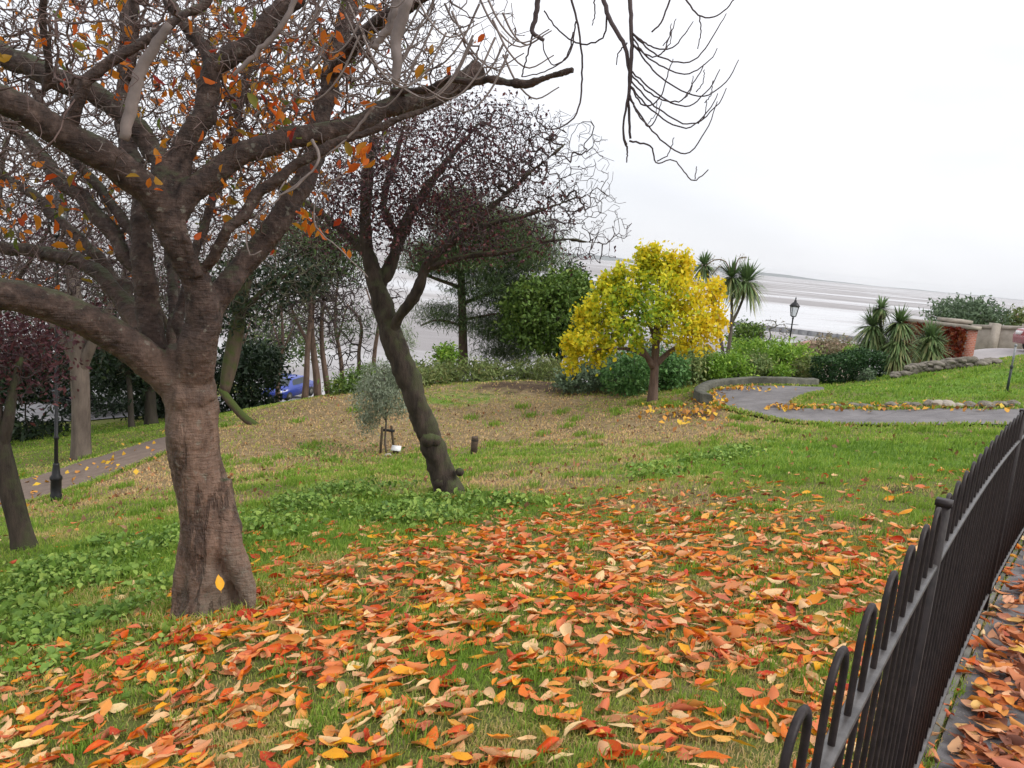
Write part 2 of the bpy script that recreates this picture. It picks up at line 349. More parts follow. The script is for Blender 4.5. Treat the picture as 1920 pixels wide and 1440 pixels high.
def m_iron():
    mt, t, b = mat('black railing paint'); n = noise(t, 40, 6, .7)
    t.links.new(ramp(t, n, [(.35, (.012, .008, .008)), (.62, (.026, .018, .017)), (.78, (.06, .034, .028))]), b.inputs['Base Color'])
    b.inputs['Roughness'].default_value = .5; b.inputs['Specular IOR Level'].default_value = .25; bump(t, b, noise(t, 120, 4), .35, .002)
    return mt
M['iron'] = m_iron()
M['rail_iron'] = m_plain('sky-lit rail paint', (.03, .026, .025), (.10, .092, .088), 18, .4, .3, .002, .5)  # lighter than the hoops: sky reflection on the rails put into the colour
M['black'] = m_plain('black cast iron', (.008, .008, .009), (.02, .02, .022), 10, .45, .2, .004)
def m_tarmac():
    mt, t, b = mat('tarmac'); f = noise(t, 2.2, 8, .7); c = ramp(t, f, [(.3, (.10, .092, .095)), (.7, (.20, .185, .185))])
    c = mixc(t, ramp(t, noise(t, .7, 5, .6), [(.45, (0, 0, 0)), (.6, (.6, .6, .6))]), c, (.075, .066, .062))
    c = mixc(t, ramp(t, noise(t, 90, 3, .7), [(.58, (0, 0, 0)), (.7, (.5, .5, .5))]), c, (.30, .28, .27))
    vo = node(t, 'ShaderNodeTexVoronoi', feature='DISTANCE_TO_EDGE'); vo.inputs['Scale'].default_value = .55; tc_2 = node(t, 'ShaderNodeTexCoord'); t.links.new(tc_2.outputs['Object'], vo.inputs['Vector'])
    c = mixc(t, ramp(t, vo.outputs[0], [(.003, (.3, .3, .3)), (.010, (0, 0, 0))]), c, (.03, .026, .022))
    t.links.new(c, b.inputs['Base Color']); b.inputs['Roughness'].default_value = .85; bump(t, b, noise(t, 60, 5, .7), .7, .006); return mt
M['tarmac'] = m_tarmac()
M['old_tarmac'] = m_plain('worn path', (.12, .085, .065), (.20, .15, .118), 5, .9, .5, .01)
M['kerb'] = m_plain('weathered concrete', (.08, .078, .066), (.19, .18, .155), 5, .9, .6, .01)
M['stone'] = m_plain('stone', (.10, .088, .07), (.27, .24, .195), 4, .9, .8, .03)
M['limestone'] = m_plain('pale limestone', (.25, .22, .18), (.42, .37, .31), 3, .9, .5, .02)
M['wood'] = m_plain('weathered wood', (.045, .03, .022), (.12, .085, .06), 14, .9, .6, .01)
M['stake'] = m_plain('brown stake wood', (.06, .045, .03), (.14, .105, .07), 14, .9, .4, .005)
M['white'] = m_plain('white paint', (.62, .62, .62), (.78, .78, .78), 5, .5, 0)
M['post'] = m_plain('dark green post paint', (.02, .03, .028), (.05, .06, .055), 8, .6, .2)
M['rubber'] = m_plain('rubber', (.015, .015, .015), (.03, .03, .03), 8, .8, 0)
M['tile'] = m_plain('roof tiles', (.30, .15, .12), (.42, .24, .2), 5, .85, .4)
M['render'] = m_plain('pale pink render', (.52, .42, .38), (.62, .52, .47), 3, .9, .2)
def m_glass(name):
    mt, t, b = mat(name); b.inputs['Base Color'].default_value = (.03, .04, .05, 1); b.inputs['Roughness'].default_value = .06; return mt
M['glass'] = m_glass('dark glass')
def m_lantern():
    mt, t, b = mat('lantern glass'); b.inputs['Base Color'].default_value = (.75, .77, .78, 1); b.inputs['Roughness'].default_value = .1
    b.inputs['Transmission Weight'].default_value = .7; return mt
M['lantern'] = m_lantern()
def m_paint(name, c):
    mt, t, b = mat(name); b.inputs['Base Color'].default_value = (*c, 1); b.inputs['Roughness'].default_value = .25; b.inputs['Coat Weight'].default_value = .6; return mt
def m_brick():
    mt, t, b = mat('red brick'); c = node(t, 'ShaderNodeTexCoord'); br = node(t, 'ShaderNodeTexBrick')
    mpn = node(t, 'ShaderNodeMapping'); mpn.inputs['Rotation'].default_value = (R(90), 0, 0)
    t.links.new(c.outputs['Object'], mpn.inputs[0]); t.links.new(mpn.outputs[0], br.inputs['Vector'])
    br.inputs['Scale'].default_value = 4; br.inputs['Color1'].default_value = (.24, .06, .035, 1); br.inputs['Color2'].default_value = (.32, .10, .055, 1); br.inputs['Mortar'].default_value = (.3, .26, .22, 1)
    t.links.new(br.outputs[0], b.inputs['Base Color']); b.inputs['Roughness'].default_value = .9; return mt
M['brick'] = m_brick()

# ------------------------------------------------------------------ ground zones (what grows where)
def blob_mask(x, y, blobs):
    o = np.zeros(len(x))
    for (cx, cy, rx, ry, a) in blobs: o += a * np.exp(-(((x - cx) / rx) ** 2 + ((y - cy) / ry) ** 2))
    return np.clip(o, 0, 1)
def zblob(px, py, rx, ry, a):
    p = gp(px, py); return (p[0], p[1], rx, ry, a * .88)
STRAW = [zblob(*q) for q in [(470, 835, 2.6, 2.2, .8), (600, 815, 2.6, 2.0, .6), (280, 935, 2.2, 1.4, .6), (560, 770, 2.6, 3.2, .95), (700, 790, 3, 2.5, .5), (880, 800, 2.5, 3, .5), (1040, 770, 4, 3.5, .75), (1250, 790, 3, 2.5, .75), (1000, 900, 2.2, 1.5, .55),
         (1130, 880, 2.0, 1.6, .6), (1280, 940, 1.3, .9, .55), (200, 915, 3, 2.0, .85), (420, 880, 2.4, 2.2, .8), (60, 885, 3, 1.6, .55), (1260, 820, 2, 2, .5), (1750, 900, .8, 1.2, .35), (980, 720, 4, 2, .6), (500, 940, 1.6, .9, .45), (120, 1000, 1, .8, .4)]]
LUSH = [zblob(*q) for q in [(1600, 850, 2.6, 2.2, 1), (1400, 870, 1.6, 1.2, .7), (1750, 720, 4, 5, .8), (620, 960, 1.7, 1.2, .9), (900, 950, 1.2, .7, .8), (150, 1120, 1.6, 1.4, .9), (560, 1020, 1, .8, .7),
         (1210, 880, 1.4, .5, .8), (600, 860, 3, 1.5, .5), (880, 745, 2, 1.5, .6), (100, 815, 6, 3, .6), (300, 1000, 1.5, 1.0, .6)]]
SOIL = [zblob(*q) for q in [(1000, 722, 3, 1.6, .8), (1280, 775, 1.6, 1.4, .6), (1720, 920, .6, 1.3, .5), (30, 880, 3, .9, .5), (440, 1085, .7, .5, .6), (1300, 940, 1.3, .7, .4)]]

def m_ground():
    mt, t, b = mat('turf')
    st, lu, so_ = attr(t, 'straw'), attr(t, 'lush'), attr(t, 'soil')
    n1 = noise(t, 1.3, 8, .65); n2 = noise(t, 7, 6, .65); n3 = noise(t, 60, 4, .7)
    base = ramp(t, n2, [(.3, (.105, .135, .032)), (.5, (.18, .20, .055)), (.7, (.28, .24, .11))])
    green = ramp(t, n2, [(.3, (.10, .20, .026)), (.7, (.22, .36, .055))])
    straw = ramp(t, n2, [(.3, (.17, .125, .06)), (.5, (.30, .215, .115)), (.7, (.42, .32, .19))])
    soil = ramp(t, n2, [(.3, (.06, .04, .028)), (.7, (.14, .095, .065))])
    def k(a, amt): return ramp(t, mth(t, 'ADD', a, mth(t, 'MULTIPLY', mth(t, 'SUBTRACT', n1, .5), amt)), [(.35, (0, 0, 0)), (.65, (1, 1, 1))])
    c = mixc(t, k(st, 2.6), base, straw); c = mixc(t, k(lu, 2.0), c, green); c = mixc(t, k(so_, 1.6), c, soil)
    c = mixc(t, ramp(t, n3, [(.35, (.35, .35, .35)), (.6, (0, 0, 0))]), c, (.03, .03, .012))
    t.links.new(c, b.inputs['Base Color']); b.inputs['Roughness'].default_value = .95; b.inputs['Specular IOR Level'].default_value = .1
    bump(t, b, mth(t, 'ADD', n3, n2), .9, .04)
    return mt
def grid_mesh(name, X, Y, Z, mt):
    ny, nx = X.shape
    i, j = np.meshgrid(np.arange(ny - 1), np.arange(nx - 1), indexing='ij')
    q = np.stack([i * nx + j, i * nx + j + 1, (i + 1) * nx + j + 1, (i + 1) * nx + j], -1).reshape(-1, 4)
    return MB().add(np.stack([X, Y, Z], -1).reshape(-1, 3), q).build(name, mt, smooth=True, attr=False)
sx = np.sinh(np.linspace(-3, 3, 380)) / np.sinh(3) * 62
ty = np.linspace(0, 1, 340); sy = -4 + (np.exp(2.5 * ty) - 1) / (np.exp(2.5) - 1) * 74
GX, GY = np.meshgrid(sx, sy)
GZ = zf(GX.ravel(), GY.ravel()).reshape(GX.shape)
edge = np.clip((GY - 58) / 12, 0, 1) ** 1.5
GZ = GZ * (1 - edge) + edge * (-16)
ground = grid_mesh('ground', GX, GY, GZ, m_ground())
tag(ground, 'sloping park lawn, patchy green and straw brown', 'ground', kind='structure')
for nm, bl in (('straw', STRAW), ('lush', LUSH), ('soil', SOIL)):
    at = ground.data.attributes.new(nm, 'FLOAT', 'POINT'); at.data.foreach_set('value', blob_mask(GX.ravel(), GY.ravel(), bl).astype(np.float32))

# ------------------------------------------------------------------ sea and mudflats
SEA = -14.0
def m_sea():
    mt, t, b = mat('tidal mudflats and water')
    c = node(t, 'ShaderNodeTexCoord'); mpn = node(t, 'ShaderNodeMapping'); mpn.inputs['Scale'].default_value = (.0016, .0058, 1); mpn.inputs['Rotation'].default_value = (0, 0, R(-5))
    t.links.new(c.outputs['Object'], mpn.inputs[0]); n = node(t, 'ShaderNodeTexNoise'); n.inputs['Scale'].default_value = 1.0; n.inputs['Detail'].default_value = 7; n.inputs['Roughness'].default_value = .6
    t.links.new(mpn.outputs[0], n.inputs['Vector'])
    f = n.outputs['Fac']
    col = ramp(t, f, [(.36, (.42, .415, .425)), (.46, (.35, .335, .335)), (.53, (.25, .235, .235)), (.6, (.42, .41, .415))])
    t.links.new(col, b.inputs['Base Color'])
    ro = ramp(t, f, [(.40, (.15, .15, .15)), (.48, (.9, .9, .9)), (.55, (.9, .9, .9)), (.60, (.2, .2, .2))]); t.links.new(ro, b.inputs['Roughness'])
    t.links.new(ramp(t, f, [(.42, (.5, .5, .5)), (.48, (.06, .06, .06)), (.55, (.06, .06, .06)), (.6, (.5, .5, .5))]), b.inputs['Specular IOR Level'])
    return mt
mb = MB(); mb.add([(-9000, 45, SEA), (9000, 45, SEA), (9000, 9000, SEA), (-9000, 9000, SEA)], [(0, 1, 2, 3)])
tag(mb.build('sea', m_sea()), 'pale tidal mudflats and shallow water reaching the horizon', 'sea', kind='structure')
# far shore
mb = MB(); xs = np.linspace(-6500, 7500, 120)
hh = 26 + 14 * np.sin(xs / 900.) + 9 * np.sin(xs / 330. + 1) + 5 * np.sin(xs / 97.)
top = np.stack([xs, 7800 + 300 * np.sin(xs / 2000), SEA + np.maximum(hh, 4) * np.clip((5200 - xs) / 4000, .25, 1)], 1)
fr = top.copy(); fr[:, 2] = SEA - 1; fr[:, 1] -= 350
bk = fr.copy(); bk[:, 1] += 700
V = np.vstack([fr, top, bk]); n = len(xs); k = np.arange(n - 1)
mb.add(V, np.vstack([np.stack([k, k + 1, n + k + 1, n + k], 1), np.stack([n + k, n + k + 1, 2 * n + k + 1, 2 * n + k], 1)]))
tag(mb.build('hills', m_plain('far shore', (.10, .12, .12), (.16, .17, .17), .002, .95, 0), smooth=True), 'low far shore across the bay', 'shore', kind='structure')
# causeway wall in the water
mb = MB()
A = P(1300, 588, 240); B = P(1720, 646, 215); A[2] = B[2] = SEA
d = (B - A) / np.linalg.norm(B - A); nrm = np.array([-d[1], d[0], 0])
for kk in range(24):
    p0 = A + (B - A) * kk / 24; p1 = A + (B - A) * (kk + 1) / 24 - d * .12
    hgt = 1.35
    q = []
    for p_ in (p0, p1):
        for o_, z_ in ((-1.3, -.4), (-.7, hgt), (.7, hgt), (1.3, -.4)): q.append(p_ + nrm * o_ + np.array([0, 0, z_]))
    mb.add(q, [(0, 1, 5, 4), (1, 2, 6, 5), (2, 3, 7, 6), (0, 3, 2, 1), (4, 5, 6, 7)])
tag(mb.build('sea_wall', m_plain('wet dark stone', (.12, .12, .13), (.2, .2, .2), .8, .9, .4, .05)), 'long dark causeway wall crossing the pale water', 'sea wall')

# ------------------------------------------------------------------ paths
def resample(pts, n, smooth=True, byidx=False):
    pts = np.asarray(pts, float); s = np.arange(len(pts)) * 1.0 if byidx else np.r_[0, np.cumsum(np.linalg.norm(np.diff(pts, axis=0), axis=1))]; tt = np.linspace(0, s[-1], n)
    if smooth and len(pts) > 2:
        # Catmull-Rom through the points
        o = []
        for v in tt:
            i = min(max(np.searchsorted(s, v) - 1, 0), len(pts) - 2); h = s[i + 1] - s[i]; u = (v - s[i]) / max(h, 1e-9)
            p0 = pts[max(i - 1, 0)]; p1 = pts[i]; p2 = pts[i + 1]; p3 = pts[min(i + 2, len(pts) - 1)]
            m1 = (p2 - p0) / max(s[i + 1] - s[max(i - 1, 0)], 1e-9) * h; m2 = (p3 - p1) / max(s[min(i + 2, len(pts) - 1)] - s[i], 1e-9) * h
            o.append((2 * u**3 - 3 * u**2 + 1) * p1 + (u**3 - 2 * u**2 + u) * m1 + (-2 * u**3 + 3 * u**2) * p2 + (u**3 - u**2) * m2)
        return np.array(o)
    return np.stack([np.interp(tt, s, pts[:, i]) for i in range(pts.shape[1])], 1)
def strip(name, L, Rr, n, m_, mt, up, label, cat='path', byidx=False, rag=0.):
    a = resample(L, n, byidx=byidx); b = resample(Rr, n, byidx=byidx)
    if rag:
        k_ = np.arange(n); a = a + np.stack([0 * k_, rag * np.sin(k_ * .9) + rag * np.sin(k_ * 2.3)], 1); b = b + np.stack([0 * k_, rag * np.sin(k_ * 1.1 + 1) + rag * np.sin(k_ * 2.9)], 1)
    u = np.linspace(0, 1, m_)
    X = a[:, None, 0] * (1 - u) + b[:, None, 0] * u; Y = a[:, None, 1] * (1 - u) + b[:, None, 1] * u
    Z = zf(X.ravel(), Y.ravel()).reshape(X.shape) + up
    return tag(grid_mesh(name, X, Y, Z, mt), label, cat, kind='structure'), a, b
outer_px = [(2050, 803), (1750, 799), (1560, 797), (1450, 788), (1380, 772), (1335, 757), (1320, 745), (1345, 731), (1400, 725), (1470, 725), (1535, 727)]
inner_px = [(2050, 767), (1750, 768), (1620, 769), (1530, 767), (1500, 764), (1494, 760), (1494, 756), (1500, 751), (1512, 746), (1527, 741), (1548, 737)]
OUT = gpn([p[0] for p in outer_px], [p[1] for p in outer_px])[:, :2]; INN = gpn([p[0] for p in inner_px], [p[1] for p in inner_px])[:, :2]
path_o, OA, IB = strip('path', OUT, INN, 130, 26, M['tarmac'], .03, 'grey tarmac path turning a hairpin by the yellow tree', byidx=True)
nr = gpn([-60, 60, 130, 200, 310, 400], [972, 942, 920, 895, 850, 826])[:, :2]; fr_ = gpn([-60, 60, 130, 200, 310, 400], [922, 898, 876, 855, 822, 806])[:, :2]
strip('valley_path', nr, fr_, 80, 24, M['old_tarmac'], .05, 'worn grey footpath running through the dip at the left')
# railing side pavement
tt = np.linspace(-4, 15, 90); u = np.linspace(.035, 2.4, 18)
PV = np.array([[fence_pt(t, o_) for o_ in u] for t in tt])
PZ = np.maximum(zf(PV[..., 0].ravel(), PV[..., 1].ravel()).reshape(PV.shape[:2]) + .015, PV[..., 2] - .02)
tag(grid_mesh('pavement', PV[..., 0], PV[..., 1], PZ, M['tarmac']), 'dark tarmac walk beside the railing', 'path', kind='structure')
mb = MB()
for i, t in enumerate(np.arange(-4, 15, .9)):
    q = []
    for tq in (t, t + .89):
        for o_, z_ in ((-.016, -.2), (-.016, .025), (.02, .025), (.02, -.2)): q.append(fence_pt(tq, o_) + np.array([0, 0, z_]))
    mb.add(q, [(0, 1, 5, 4), (1, 2, 6, 5), (2, 3, 7, 6), (0, 3, 2, 1), (4, 5, 6, 7)])
tag(mb.build('kerb', M['kerb']), 'pale stone edging under the railing', 'kerb', kind='structure')
# car park road behind the trees
rdn = np.array([P(-260, 800, 31)[:2], P(100, 802, 31)[:2], P(300, 785, 33)[:2], P(450, 775, 41)[:2], P(560, 757, 49)[:2], P(760, 740, 54)[:2]])
rdf = np.array([P(-260, 780, 38)[:2], P(100, 780, 38)[:2], P(300, 765, 41)[:2], P(450, 755, 50)[:2], P(560, 740, 56)[:2], P(760, 730, 59)[:2]])
strip('road', rdn, rdf, 60, 20, m_plain('car park tarmac', (.16, .155, .16), (.24, .23, .235), 1.5, .9, .3), .05, 'grey car park road beyond the trees', 'road')
rn = np.array([P(1770, 668, 29)[:2], P(1850, 664, 29)[:2], P(2100, 690, 28)[:2]]); rf = np.array([P(1770, 650, 34)[:2], P(1850, 648, 34)[:2], P(2100, 660, 34)[:2]])
strip('upper_road', rn, rf, 30, 14, m_plain('pale road', (.30, .28, .28), (.40, .37, .37), 1.5, .9, .2), .05, 'pale road surface at the top of the slope', 'road')

# the turf lies a little lower under each path so that the sheets sit clear of it
def _inpoly(x, y, poly):
    c = np.zeros(len(x), bool); j = len(poly) - 1
    for i in range(len(poly)):
        xi, yi = poly[i]; xj, yj = poly[j]
        if yi != yj: c ^= ((yi > y) != (yj > y)) & (x < (xj - xi) * (y - yi) / (yj - yi) + xi)
        j = i
    return c
_gx, _gy = GX.ravel(), GY.ravel()
_in = _inpoly(_gx, _gy, np.vstack([OA, IB[::-1]])) | _inpoly(_gx, _gy, np.vstack([resample(nr, 80), resample(fr_, 80)[::-1]]))
_co = np.empty(len(ground.data.vertices) * 3, np.float32); ground.data.vertices.foreach_get('co', _co); _co = _co.reshape(-1, 3); _co[_in, 2] -= .10
ground.data.vertices.foreach_set('co', _co.ravel()); ground.data.update()
# low curved wall round the hairpin
def wall_along(xy, w_, h_, name, mt, label, cat, base=-.25, jit=0.):
    xy = resample(xy, len(xy) if len(xy) > 40 else 50); T = np.gradient(xy, axis=0); T /= np.linalg.norm(T, axis=1)[:, None]; N = np.stack([-T[:, 1], T[:, 0]], 1)
    z = zf(xy[:, 0], xy[:, 1]); b_ = .02
    prof = [(-w_ / 2, base), (-w_ / 2, h_ - b_), (-w_ / 2 + b_, h_), (w_ / 2 - b_, h_), (w_ / 2, h_ - b_), (w_ / 2, base)]
    V = np.array([[(*(xy[i] + N[i] * o_), z[i] + zz + (jit * random.uniform(-1, 1) if zz > 0 else 0)) for o_, zz in prof] for i in range(len(xy))])
    n, k = V.shape[:2]; i, j = np.meshgrid(np.arange(n - 1), np.arange(k - 1), indexing='ij')
    mb = MB(); mb.add(V.reshape(-1, 3), np.stack([i * k + j, i * k + j + 1, (i + 1) * k + j + 1, (i + 1) * k + j], -1).reshape(-1, 4))
    mb.add(np.vstack([V[0], V[-1]]), [(0, 3, 4, 5), (0, 1, 2, 3), (11, 10, 9, 6), (6, 9, 8, 7)])
    return tag(mb.build(name, mt), label, cat)
ol = OA[64:]
T_ = np.gradient(ol, axis=0); T_ /= np.linalg.norm(T_, axis=1)[:, None]; N_ = np.stack([T_[:, 1], -T_[:, 0]], 1)
cen = IB.mean(0); sgn = np.sign(((ol - cen) * N_).sum(1).mean())
wall_along(ol + sgn * N_ * .14, .24, .24, 'low_wall', m_plain('mossy wall stone', (.05, .052, .04), (.15, .145, .115), 5, .9, .7, .02), 'low grey stone wall curving round the path hairpin', 'wall')

# ------------------------------------------------------------------ skeleton trees
class Skel:
    def __init__(s): s.p = []; s.par = []; s.r = []; s.fix = []; s.chains = []; s.ok = []
    def line(s, pts, rad, attach=None, ok=True, fixed=True):
        idx = []; prev = attach
        for q, r_ in zip(pts, rad):
            s.p.append(np.asarray(q, float)); s.par.append(-1 if prev is None else prev); s.r.append(r_); s.fix.append(fixed); s.ok.append(ok); prev = len(s.p) - 1; idx.append(prev)
        s.chains.append(([attach] if attach is not None else []) + idx)
        return idx
    def grow(s, targets, step=.15, jit=.03, curve=.45, sag=0., up=0., maxl=None, chunk=None):
        targets = np.asarray(targets)
        from mathutils.kdtree import KDTree
        def mk(lo, hi):
            ii = [i for i in range(lo, hi) if s.ok[i]]; kd = KDTree(max(len(ii), 1))
            for i in ii: kd.insert(s.p[i], i)
            kd.balance(); return kd
        kd = mk(0, len(s.p)); d = np.array([kd.find(T)[2] for T in targets])
        base_n = len(s.p); new = np.zeros((0, 3)); buf = []
        for m_, ti in enumerate(np.argsort(d)):
            T = targets[ti]
            if m_ % 150 == 149: kd = mk(0, len(s.p)); base_n = len(s.p)
            _c, a, L = kd.find(T)
            if len(s.p) > base_n:
                q_ = np.array(s.p[base_n:]); dd = ((q_ - T) ** 2).sum(1); j = int(dd.argmin())
                if dd[j] < L * L: a = base_n + j; L = math.sqrt(dd[j])
            if L < .02 or (maxl and L > maxl): continue
            pa = s.par[a]; g = s.p[a] - s.p[pa] if pa >= 0 else np.array([0, 0, 1.0]); g = g / max(np.linalg.norm(g), 1e-9)
            k = min(max(2, int(L / step)), 12); tt = np.linspace(0, 1, k + 1)[1:]
            C1 = s.p[a] + g * L * curve + np.array([0, 0, up * L])
            pts = ((1 - tt) ** 2)[:, None] * s.p[a] + (2 * tt * (1 - tt))[:, None] * C1 + (tt ** 2)[:, None] * T
            pts[:, 2] -= sag * L * np.sin(tt * math.pi)
            if k > 1: pts[:-1] += RNG.normal(0, jit * L, (k - 1, 3))
            s.line(pts, [0] * k, a, True, False)
    def finish(s, rtip=.003, expo=2.4, rmax=.05):
        n = len(s.p); cnt = np.zeros(n); kids = np.zeros(n, int)
        for i in range(n):
            if s.par[i] >= 0: kids[s.par[i]] += 1
        cnt[kids == 0] = 1
        for i in range(n - 1, -1, -1):
            if s.par[i] >= 0: cnt[s.par[i]] += cnt[i]
        s.rr = np.array([s.r[i] if s.fix[i] else min(rtip * cnt[i] ** (1 / expo), rmax) for i in range(n)])
        s.tips = np.array([i for i in range(n) if kids[i] == 0 and not s.fix[i]])
        s.P = np.array(s.p)
    def tubes(s, mb, which, sides=5):
        for c in s.chains:
            if which == 'fix' and not s.fix[c[-1]]: continue
            if which == 'free' and s.fix[c[-1]]: continue
            pts = s.P[c]; r_ = s.rr[c].copy()
            if which == 'free' and len(c) > 1: r_[0] = min(r_[0], r_[1] * 1.15)
            sd_ = sides if which == 'fix' else (3 if r_.max() < .006 else 5)
            mb.tube(pts, r_, sd_, cap=(which == 'fix'))
def pxline(pts, n=None, jit=0):
    """(px, py, depth, width px) -> smooth world polyline + radii"""
    W = np.array([np.r_[P(a, b, Y), w_ * Y / F / 2] for a, b, Y, w_ in pts]); L = np.linalg.norm(np.diff(W[:, :3], axis=0), axis=1).sum()
    q = resample(W, n or max(4, int(L / .12)))
    if jit: q[1:-1, :3] += RNG.normal(0, jit, (len(q) - 2, 3))
    return q[:, :3], np.maximum(q[:, 3], .003)
def blob_pts(blobs, n, shell=0.0):
    """random points in ellipsoids (px, py, rx_px, ry_px, depth, depth radius m, weight)"""
    wt = np.array([b[6] if len(b) > 6 else b[2] * b[3] for b in blobs], float); wt /= wt.sum(); o = []
    for b, k in zip(blobs, RNG.multinomial(n, wt)):
        v = RNG.normal(size=(k, 3)); v /= np.linalg.norm(v, axis=1)[:, None]; rad = RNG.random(k) ** (1 / 3)
        if shell: rad = shell + (1 - shell) * rad
        v *= rad[:, None]; c = P(b[0], b[1], b[4]); sx_ = b[2] * b[4] / F; sz_ = b[3] * b[4] / F
        o.append(c + RT * v[:, :1] * sx_ + UP * v[:, 1:2] * sz_ + np.array([0, 1., 0]) * v[:, 2:] * b[5])
    return np.vstack(o)
def leaf_cloud(mb, C, size, asp=.5, rnd=None, up=.3, droop=0., szvar=.35, fold=.15, fine=False):
    """one folded rhombus per leaf"""
    C = np.asarray(C); n = len(C)
    ax = RNG.normal(size=(n, 3)); ax[:, 2] -= droop; ax /= np.linalg.norm(ax, axis=1)[:, None]
    nn = RNG.normal(size=(n, 3)); nn[:, 2] += up * 3; sd_ = np.cross(ax, nn); sd_ /= np.maximum(np.linalg.norm(sd_, axis=1), 1e-6)[:, None]; nrm = np.cross(sd_, ax)
    L = (size * (1 + szvar * RNG.uniform(-1, 1, n)))[:, None]; W_ = L * asp * .5
    if fine:
        b0 = C - ax * L * .5; tp = C + ax * L * .5 - nrm * L * fold; P1 = C - ax * L * .18; P2 = C + ax * L * .16 - nrm * L * fold * .3; e = nrm * L * fold * .8
        V = np.stack([b0, P1 + sd_ * W_ * .85 + e, P2 + sd_ * W_ + e, tp, P2 - sd_ * W_ + e, P1 - sd_ * W_ * .85 + e], 1).reshape(-1, 3); k_ = (np.arange(n) * 6)[:, None]
        rr_ = RNG.random(n) if rnd is None else rnd
        mb.add(V, np.vstack([k_ + np.array([[0, 1, 2, 3]]), k_ + np.array([[0, 3, 4, 5]])]), None, np.tile(rr_, 2)); return
    b0 = C - ax * L * .5; tp = C + ax * L * .5 - nrm * L * fold; mid = C - ax * L * .02
    V = np.stack([b0, mid + sd_ * W_ + nrm * L * fold * .5, tp, mid - sd_ * W_ + nrm * L * fold * .5], 1).reshape(-1, 3)
    q = np.arange(n * 4).reshape(-1, 4)
    mb.add(V, q, None, RNG.random(n) if rnd is None else rnd)
def clumps(C, per, spread):
    C = np.repeat(C, per, 0); return C + RNG.normal(0, 1, C.shape) * np.asarray(spread)
def basept(px, py, Y): return onground(px, py, Y)

# ------------------------------------------------------------------ the cherry tree in front
ct_base = P(400, 1135, 4.9); ct_base[2] = z1(ct_base[0], ct_base[1])
cherry = empty('cherry_tree', ct_base, 'big spreading cherry tree with banded brown trunk and last orange leaves, rising from leaf litter', 'tree')
sk = Skel(); tb = MB()
def limb(pts, sides=16, into=tb, attach=None, ok=True, jit=.011):
    q, r_ = pxline(pts, jit=jit); r_ = r_ * (.9 if ok else .97); sk.line(q, r_, attach, ok)
    if into is not None: into.tube(q, r_, sides)
    return q
trunk_px = [(400, 1190, 4.9, 175), (399, 1130, 4.9, 142), (395, 1070, 4.9, 122), (388, 980, 4.9, 108), (376, 880, 4.9, 100), (364, 800, 4.9, 100), (354, 740, 4.9, 104), (346, 690, 4.9, 98), (350, 650, 4.9, 70)]
limb(trunk_px, 28, ok=False)
# root flares and burrs
for pl in [[(415, 900, 4.9, 40), (428, 980, 4.86, 48), (444, 1050, 4.82, 50), (458, 1105, 4.78, 40), (475, 1150, 4.74, 20)], [(362, 940, 4.9, 36), (354, 1020, 4.86, 44), (346, 1080, 4.82, 46), (338, 1140, 4.78, 40), (326, 1190, 4.74, 20)],
           [(388, 980, 4.88, 40), (384, 1060, 4.82, 50), (382, 1120, 4.76, 54), (380, 1180, 4.68, 40), (378, 1230, 4.6, 20)], [(405, 960, 4.95, 40), (425, 1050, 5.0, 50), (440, 1110, 5.04, 44), (455, 1150, 5.08, 20)]]:
    limb(pl, 14, ok=False)
limb([(318, 735, 4.88, 50), (338, 738, 4.85, 74), (372, 742, 4.85, 74), (398, 730, 4.88, 40)], 12, ok=False)
# scaffold limbs
limb([(335, 725, 4.88, 78), (285, 680, 4.82, 76), (240, 645, 4.75, 72), (160, 602, 4.6, 72), (70, 568, 4.45, 70), (-40, 540, 4.3, 66), (-180, 500, 4.1, 55)])
limb([(322, 715, 4.95, 62), (296, 660, 5.0, 60), (275, 590, 5.0, 52), (270, 510, 5.0, 47), (268, 440, 5.05, 43), (262, 360, 5.15, 38), (235, 250, 5.4, 38), (235, 120, 5.7, 30), (240, -20, 6.0, 22)])
limb([(352, 725, 4.88, 84), (368, 665, 4.84, 82), (387, 605, 4.82, 74), (382, 560, 4.8, 68), (360, 515, 4.76, 56), (332, 465, 4.7, 56), (308, 405, 4.65, 60)])
limb([(322, 440, 4.7, 50), (298, 385, 4.62, 60), (230, 318, 4.5, 66), (150, 262, 4.35, 64), (70, 225, 4.2, 62), (-20, 180, 4.05, 60), (-160, 120, 3.9, 52)])
limb([(318, 430, 4.68, 46), (348, 367, 4.72, 54), (420, 308, 4.8, 50), (490, 272, 4.9, 46), (560, 252, 5.0, 44), (640, 238, 5.1, 42), (715, 208, 5.25, 40), (790, 186, 5.4, 40), (850, 165, 5.5, 38), (898, 128, 5.6, 44)])
limb([(314, 415, 4.68, 46), (330, 345, 4.75, 54), (355, 265, 4.85, 50), (385, 185, 4.9, 46), (404, 128, 4.9, 42), (455, 85, 4.95, 40), (510, 38, 5.0, 38), (560, -30, 5.1, 34), (640, -150, 5.2, 24)])
limb([(400, 140, 4.9, 34), (378, 85, 4.95, 28), (345, 45, 5.0, 26), (300, -30, 5.1, 20)], 10)
limb([(316, 390, 4.72, 52), (300, 300, 4.8, 46), (245, 230, 4.85, 44), (185, 178, 4.9, 44), (100, 145, 4.95, 46), (20, 110, 5.0, 48), (-120, 60, 5.1, 40)])
limb([(388, 600, 4.88, 62), (424, 537, 5.0, 52), (486, 460, 5.15, 50), (542, 385, 5.3, 48), (578, 320, 5.5, 46), (600, 240, 5.7, 42), (622, 140, 5.9, 36), (648, 40, 6.1, 36), (665, -80, 6.3, 26)], 16)
